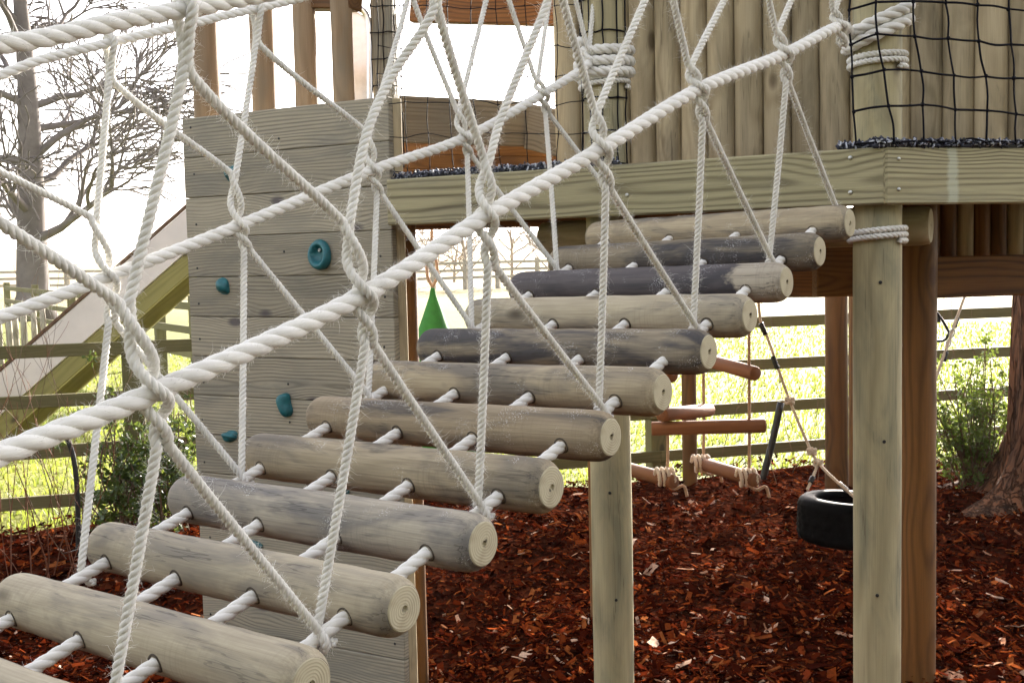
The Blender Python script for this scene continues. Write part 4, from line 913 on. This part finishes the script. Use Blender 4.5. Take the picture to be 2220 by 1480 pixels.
def leafy(name, lab, base, h, wd, mat, seed, nleaf=900, ls=.045, nst=9, group=None, lean=(0, 0)):
    rng = np.random.default_rng(seed); t = thing(name, lab, 'shrub', base, group); st = MB(); lf = MB(); ends = []
    for k in range(nst):
        a = rng.uniform(0, 6.3); rad = wd*rng.uniform(.1, 1)**.7; hh = h*rng.uniform(.45, 1)*(1-.3*(rad/wd)**2); top = base + V(rad*math.cos(a)+lean[0]*hh, rad*math.sin(a)*.7, hh)
        P = smooth_path([base + V(rng.normal(0, .04), rng.normal(0, .04), -.05), (base+top)/2 + V(*rng.normal(0, .05, 3)), top], .05); st.tube(P, np.linspace(.008, .003, len(P)), 4); ends.append(P)
        for q in range(5):
            i = rng.integers(len(P)//3, len(P)); e = P[i] + V(*rng.normal(0, .10, 3)); st.tube([P[i], (P[i]+e)/2 + rng.normal(0, .01, 3), e], .0025, 3); ends.append(np.array([P[i], e]))
    vs = []; fs = []
    for k in range(nleaf):
        P = ends[rng.integers(len(ends))]; i = rng.integers(len(P)//3, len(P)) if len(P) > 2 else 1; c = P[i] + rng.normal(0, .022, 3); d = rng.normal(0, 1, 3) + V(0, 0, .3); d /= np.linalg.norm(d); u = np.cross(d, rng.normal(0, 1, 3)); u /= np.linalg.norm(u); s = ls*rng.uniform(.6, 1.3); nrm = np.cross(d, u)
        b = len(vs); vs += [c, c + d*s*.5 + u*s*.3 + nrm*s*.08, c + d*s, c + d*s*.5 - u*s*.3 + nrm*s*.08]; fs += [(b, b+1, b+2), (b, b+2, b+3)]
    lf.add(vs, fs); st.build('stems', M['twig'], t, loc=base); lf.build('foliage', mat, t, loc=base, smooth=False); return t
g_ = at_z(2110, 8.25, 0); leafy('shrub', 'leafy green shrub beside the right-hand tree trunk', g_, 1.12, .46, M['leaf'], 5, 5200, .034, 40)
g_ = at_z(268, 7.55, 0); leafy('ivy', 'dark ivy climbing round the left fence post', g_, 1.0, .30, M['ivy'], 6, 2600, .042, 22)
g_ = at_z(372, 7.4, 0); leafy('shrub', 'dark green glossy bush tight against the left edge of the climbing wall', g_, 1.1, .26, M['ivy'], 9, 2300, .042, 20)
def twigs(name, lab, base, h, wd, n, mat, seed, r=.005, cat='shrub'):
    rng = np.random.default_rng(seed); mb = MB()
    for k in range(n):
        a = rng.uniform(0, 6.3); q = wd*rng.uniform(0, 1)**.5; b = base + V(q*math.cos(a), q*math.sin(a), -.03)
        branches(mb, b, V(rng.normal(0, .25), rng.normal(0, .25), 1), h*rng.uniform(.5, 1), r*rng.uniform(.6, 1.1), 2, rng, 0, .4, (1, 3), .5, 4, .0014, .06, .09)
    return tag(mb.build(name, mat, loc=base), lab, cat)
g_ = at_z(55, 6.4, 0); twigs('bare_shrub', 'reddish bare stems of a cut back shrub at the left edge', g_, .95, .36, 17, M['redtwig'], 4)
g_ = at_z(130, 7.2, 0); twigs('bare_shrub', 'thin leafless twigs in front of the left fence rails', g_, 1.35, .5, 9, M['twig'], 14, .004)
g_ = at_z(1700, 9.0, 0); twigs('bare_shrub', 'wispy leafless twigs in front of the fence behind the tyre rope', g_, 1.45, .45, 8, M['twig'], 15, .004)
g_ = at_z(1540, 9.2, 0); twigs('bare_shrub', 'thin bare saplings behind the triangular rope ladder', g_, 1.4, .4, 6, M['twig'], 16, .004)
g_ = at_z(2150, 9.0, 0); twigs('bare_shrub', 'fine bare twigs rising above the green shrub at right', g_, 1.5, .4, 8, M['twig'], 17, .0035)
def stake(lab, pts, r):
    mb = MB(); mb.tube(smooth_path(pts, .05), r, 10); return tag(mb.build('garden_stake', M['blackplastic']), lab, 'stake', 'dark leaning stakes')
stake('dark bent stake leaning by the left fence', [at(140, 935, 7.0), at(158, 985, 7.0), at(167, 1060, 7.0), at_z(171, 7.0, -.1)], .016)
stake('dark straight stake leaning between rope ladder and tyre rope', [at(1693, 872, 8.8), at(1676, 950, 8.8), at_z(1650, 8.8, -.05)], .028)

# unseen screen added behind the camera to keep open sky off the timber fronts
t = thing('sky_blocker', 'unseen dark screen added behind the viewer to block sky light', 'sky_blocker', (0, -7, 0)); mb = MB(); rgh = np.random.default_rng(8)
hx = np.linspace(-26, 26, 131); hz = np.linspace(-.1, 6.5, 20); hv = [(x, -6.5 + rgh.normal(0, .10) - .25*math.sin(x*.7), z + rgh.normal(0, .06)) for z in hz for x in hx] + [(x, -8.5, z) for z in (6.4, -.1) for x in hx]
mb.add(hv, [(j*131+i, j*131+i+1, (j+1)*131+i+1, (j+1)*131+i) for j in range(21) for i in range(130)]); mb.build('foliage', plain('sky_blocker_leaf', (.034, .040, .026), .9, scale=8, bump=.6), t, smooth=False, loc=(0, -7, 0))
# ------------------------------------------------------------------ play equipment under the deck
def sticks(mb, A, B, r, n=16): 
    d = B-A; L = np.linalg.norm(d); lathe(mb, [(0, r*.9), (.006, r), (L-.006, r), (L, r*.9)], n, wob=.01)
    k0 = 0; m_ = len(mb.v[-1]); base = mb.n-m_; mb.f += [tuple(base+j for j in range(n-1, -1, -1)), tuple(base+3*n+j for j in range(n))]; mb.mi += [0, 0]
    return basis(d/L)
# triangular rope ladder
R1, R2, R3 = (1447, 6.35), (1525, 6.75), (1624, 6.3)
t = thing('rope_ladder', 'triangular hanging rope ladder with round wooden rungs under the bridge', 'rope ladder', at_z(1530, 6.4, .4))
def rp_(R, py): return at(R[0], py, R[1])
for R_, y1, yk in ((R1, 1028, 1030), (R2, 1000, 1002), (R3, 1030, 1034)):
    mb = MB(); top = at_z(R_[0], R_[1], 2.03); bot = rp_(R_, y1)
    tail = [bot, bot + V(-.02, -.03, -.03), bot + V(.03, -.04, -.075), bot + V(.085, -.03, -.06), bot + V(.105, -.03, -.12)]
    rope_into(mb, smooth_path([top, (top+bot)/2] + tail, .01), .019, 2.2, 8, 6, 250, flen=.4)
    kn = []
    for q in range(34): a = q/9*2*math.pi; kn.append(bot + V(-.012+.0022*(q-17)*1.4, .048*math.cos(a), .048*math.sin(a)-.012))
    mk = MB(); rope_into(mk, np.array(kn), .022, 2.2, 8, 6, 250, flen=.4)
    ho = mb.build('hanging_rope', M['hemp'], t); mk.build('knot', M['cream'], ho)
def rung(P, Q, ea, eb, r=.040):
    d = Q-P; L = np.linalg.norm(d); d = d/L; A = P - d*ea; B = Q + d*eb; mb = MB(); ax = sticks(mb, A, B, r); mb.build('rung', M['rung'], t, A, ax)
rung(rp_(R2, 778), rp_(R3, 806), .06, .065); rung(rp_(R1, 898), rp_(R2, 890), .07, .09); rung(rp_(R1, 928), rp_(R3, 923), .09, .09); rung(rp_(R2, 1005), rp_(R3, 1036), .05, .06); rung(at(1340, 1010, 6.75), rp_(R1, 1040), .05, .06); rung(at(1340, 790, 6.75), rp_(R1, 812), .05, .05)
# tyre swing
tcx = at(1838, 1125, 6.0); t = thing('tyre_swing', 'black tyre swing hanging flat on knotted ropes behind the pale corner post', 'tyre swing', tcx)
mb = MB(); Ro, Wd = .265, .118
prof = [(-Wd*.9, .165), (-Wd, .19), (-Wd, .225), (-Wd*.86, .252), (-Wd*.6, Ro)] + [(x, Ro + (.0 if k % 2 else -.006)) for k, x in enumerate(np.linspace(-Wd*.5, Wd*.5, 9))] + [(Wd*.6, Ro), (Wd*.86, .252), (Wd, .225), (Wd, .19), (Wd*.9, .165), (Wd*.7, .175), (0, .235), (-Wd*.7, .175), (-Wd*.9, .165)]
lathe(mb, prof, 96); tv = mb.v[0] - 0; rad_ = np.hypot(tv[:, 1], tv[:, 2])
for rI in range(4, 15):
    for jI in range(96):
        if (jI + rI//3) % 4 == 0 and rI % 4 != 1: mb.v[0][rI*96+jI, 1:] *= .972
mb.build('tyre', M['rubber'], t, tcx, basis(V(.05, .02, 1)))
def swing_rope(pts, knots, sleeves, dia=.017):
    mb = MB(); rope_into(mb, smooth_path(pts, .02), dia, 2.3, 8, 6, 200, flen=.4)
    for p in knots:
        kk = [p + V(.020*math.cos(a*2)*1.0, .020*math.sin(a*2), .014*math.cos(a*3+1)) for a in np.linspace(0, 6.2832, 40)]; rope_into(mb, np.array(kk), dia, 2.3, 8, 6, 150, flen=.4)
    o = mb.build('swing_rope', M['cream'], t)
    for a, b in sleeves:
        m2 = MB(); m2.tube(resample(np.array([a, b]), .012), [dia*.75 + .0022*(k % 2) for k in range(len(resample(np.array([a, b]), .012)))], 10); m2.build('sleeve', M['blackplastic'], o)
pA = at(1648, 692, 6.1); pB = at(1664, 732, 6.1); pC = at(1712, 868, 6.05); pD = at(1762, 985, 6.0); pE = at(1774, 1003, 5.98)
swing_rope([at_z(1632, 6.12, 2.03), pA, pB, pC, pD, pE], [pC, at(1760, 978, 6.0), pE], [(at(1649, 700, 6.1), at(1660, 725, 6.1)), (at(1675, 772, 6.09), at(1686, 800, 6.08))])
swing_rope([pE, at(1762, 1035, 5.93), at(1750, 1062, 5.9)], [], [(at(1763, 1033, 5.93), at(1756, 1046, 5.92))])
swing_rope([pE, at(1800, 1030, 5.9), at(1850, 1075, 5.82), at(1875, 1095, 5.8)], [], [(at(1818, 1047, 5.88), at(1838, 1064, 5.85))])
swing_rope([at(2096, 630, 6.6), at(2078, 680, 6.55), at(2036, 800, 6.4), at(2004, 890, 6.3), at(1910, 1085, 6.08)], [at(2012, 862, 6.33)], [(at(2076, 688, 6.55), at(2069, 708, 6.53)), (at(2052, 762, 6.45), at(2046, 782, 6.44))])
mb = MB(); 
for k in range(4):
    c = at(2064-4*k, 722+11*k, 6.5); a_ = np.linspace(0, 6.2832, 18); e1 = V(.25, 0, .97) if k % 2 else V(.97, 0, -.25); ax1 = V(-.36, 0, -.93)
    mb.tube([c + ax1*.024*math.cos(q) + (V(0, 1, 0) if k % 2 else V(.93, 0, -.36))*.013*math.sin(q) for q in a_], .0042, 6, cap=False)
mb.build('chain', M['zinc'], t)
# trapeze handle on a chain
t = thing('trapeze_handle', 'dark triangular trapeze handle on a short chain at right under the joist', 'trapeze handle', at(2027, 690, 7.0))
mb = MB(); P0 = at_z(2024, 7.0, 2.0); P1 = at(2027, 676, 7.0); nl = int((P0[2]-P1[2])/.026)
for k in range(nl):
    c = P0 + (P1-P0)*(k+.5)/nl; mb.tube([c + V(.007*math.cos(q)*(k % 2), .007*math.cos(q)*(1-k % 2), .017*math.sin(q)) for q in np.linspace(0, 6.2832, 14)], .0032, 5, cap=False)
mb.build('chain', M['zinc'], t); mb = MB(); tp = at(2027, 678, 7.0)
w_ = .085; hh = .175; loop = [tp + V(-.012, 0, 0), tp + V(.012, 0, 0), tp + V(w_, 0, -hh*.66), tp + V(w_*.98, 0, -hh*.78), tp + V(w_*.7, 0, -hh*.98), tp + V(0, 0, -hh), tp + V(-w_*.7, 0, -hh*.98), tp + V(-w_*.98, 0, -hh*.78), tp + V(-w_, 0, -hh*.66), tp + V(-.012, 0, 0)]
mb.tube(smooth_path(loop, .008), .0085, 8); mb.build('ring', M['blackplastic'], t)
mb = MB(); mb.add([tp + V(x, y, z) for y in (-.005, .005) for x, z in ((-.012, .008), (.012, .008), (.038, -.06), (-.038, -.06))], [(0, 1, 2, 3), (7, 6, 5, 4), (0, 4, 5, 1), (1, 5, 6, 2), (2, 6, 7, 3), (3, 7, 4, 0)]); mb.build('plate', M['blackplastic'], t, smooth=False)
# green pod swing
pc = at(938, 624, 6.6); t = thing('pod_swing', 'green fabric pod swing hanging from an orange rope loop behind the bridge', 'pod swing', pc)
mb = MB(); prof = [(0, .012), (.05, .022), (.2, .075), (.45, .165), (.75, .235), (1.0, .24), (1.15, .19), (1.22, .05)]
lathe(mb, prof, 28, ax=np.array([V(0, 0, -1), V(1, 0, 0), V(0, 1, 0)]), c=pc, wob=.02); mb.build('fabric_pod', M['green'], t)
mb = MB(); lp = pc + V(0, 0, .005); mb.tube(smooth_path([lp, lp + V(-.028, 0, .06), lp + V(-.025, 0, .15), lp + V(-.004, 0, .2)], .01), .0095, 8); mb.tube(smooth_path([lp, lp + V(.028, 0, .06), lp + V(.025, 0, .15), lp + V(.004, 0, .2)], .01), .0095, 8)
mb.build('loop', M['hemp'], t); mb = MB(); rope_into(mb, np.array([lp + V(0, 0, .2), at_z(936, 6.6, 2.0)]), .02, 2.3, 8, 6, 150); mb.build('hanging_rope', M['hemp'], t)

mb = MB(); rope_into(mb, smooth_path([at(1470, 476, 4.05), at(1600, 470, 4.0), at(1720, 465, 3.97), at(1850, 458, 3.95)], .02), .03, 2.6, 10, 9, 200)
tag(mb.build('lashing_rope', M['hemp']), 'brown twisted rope squeezed between the topmost log step and the deck board', 'rope')
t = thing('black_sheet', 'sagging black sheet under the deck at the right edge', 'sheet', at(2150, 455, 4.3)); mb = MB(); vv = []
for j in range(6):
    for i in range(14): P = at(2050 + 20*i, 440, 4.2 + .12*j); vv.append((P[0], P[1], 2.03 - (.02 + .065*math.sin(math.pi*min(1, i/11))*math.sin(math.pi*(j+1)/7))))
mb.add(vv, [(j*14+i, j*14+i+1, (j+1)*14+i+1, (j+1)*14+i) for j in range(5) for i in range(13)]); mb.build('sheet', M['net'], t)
# ------------------------------------------------------------------ haze
mt = bpy.data.materials.new('haze'); mt.use_nodes = True; tt = mt.node_tree; tt.nodes.clear(); out = tt.nodes.new('ShaderNodeOutputMaterial'); pv = tt.nodes.new('ShaderNodeVolumePrincipled')
pv.inputs['Color'].default_value = (.95, .95, .97, 1); pv.inputs['Density'].default_value = .00025; pv.inputs['Anisotropy'].default_value = .2; tt.links.new(pv.outputs[0], out.inputs['Volume'])
mb = MB(); mb.box((0, 700, 14), (1700, 1600, 18)); ho = mb.build('haze', mt, smooth=False); tag(ho, kind='stuff')
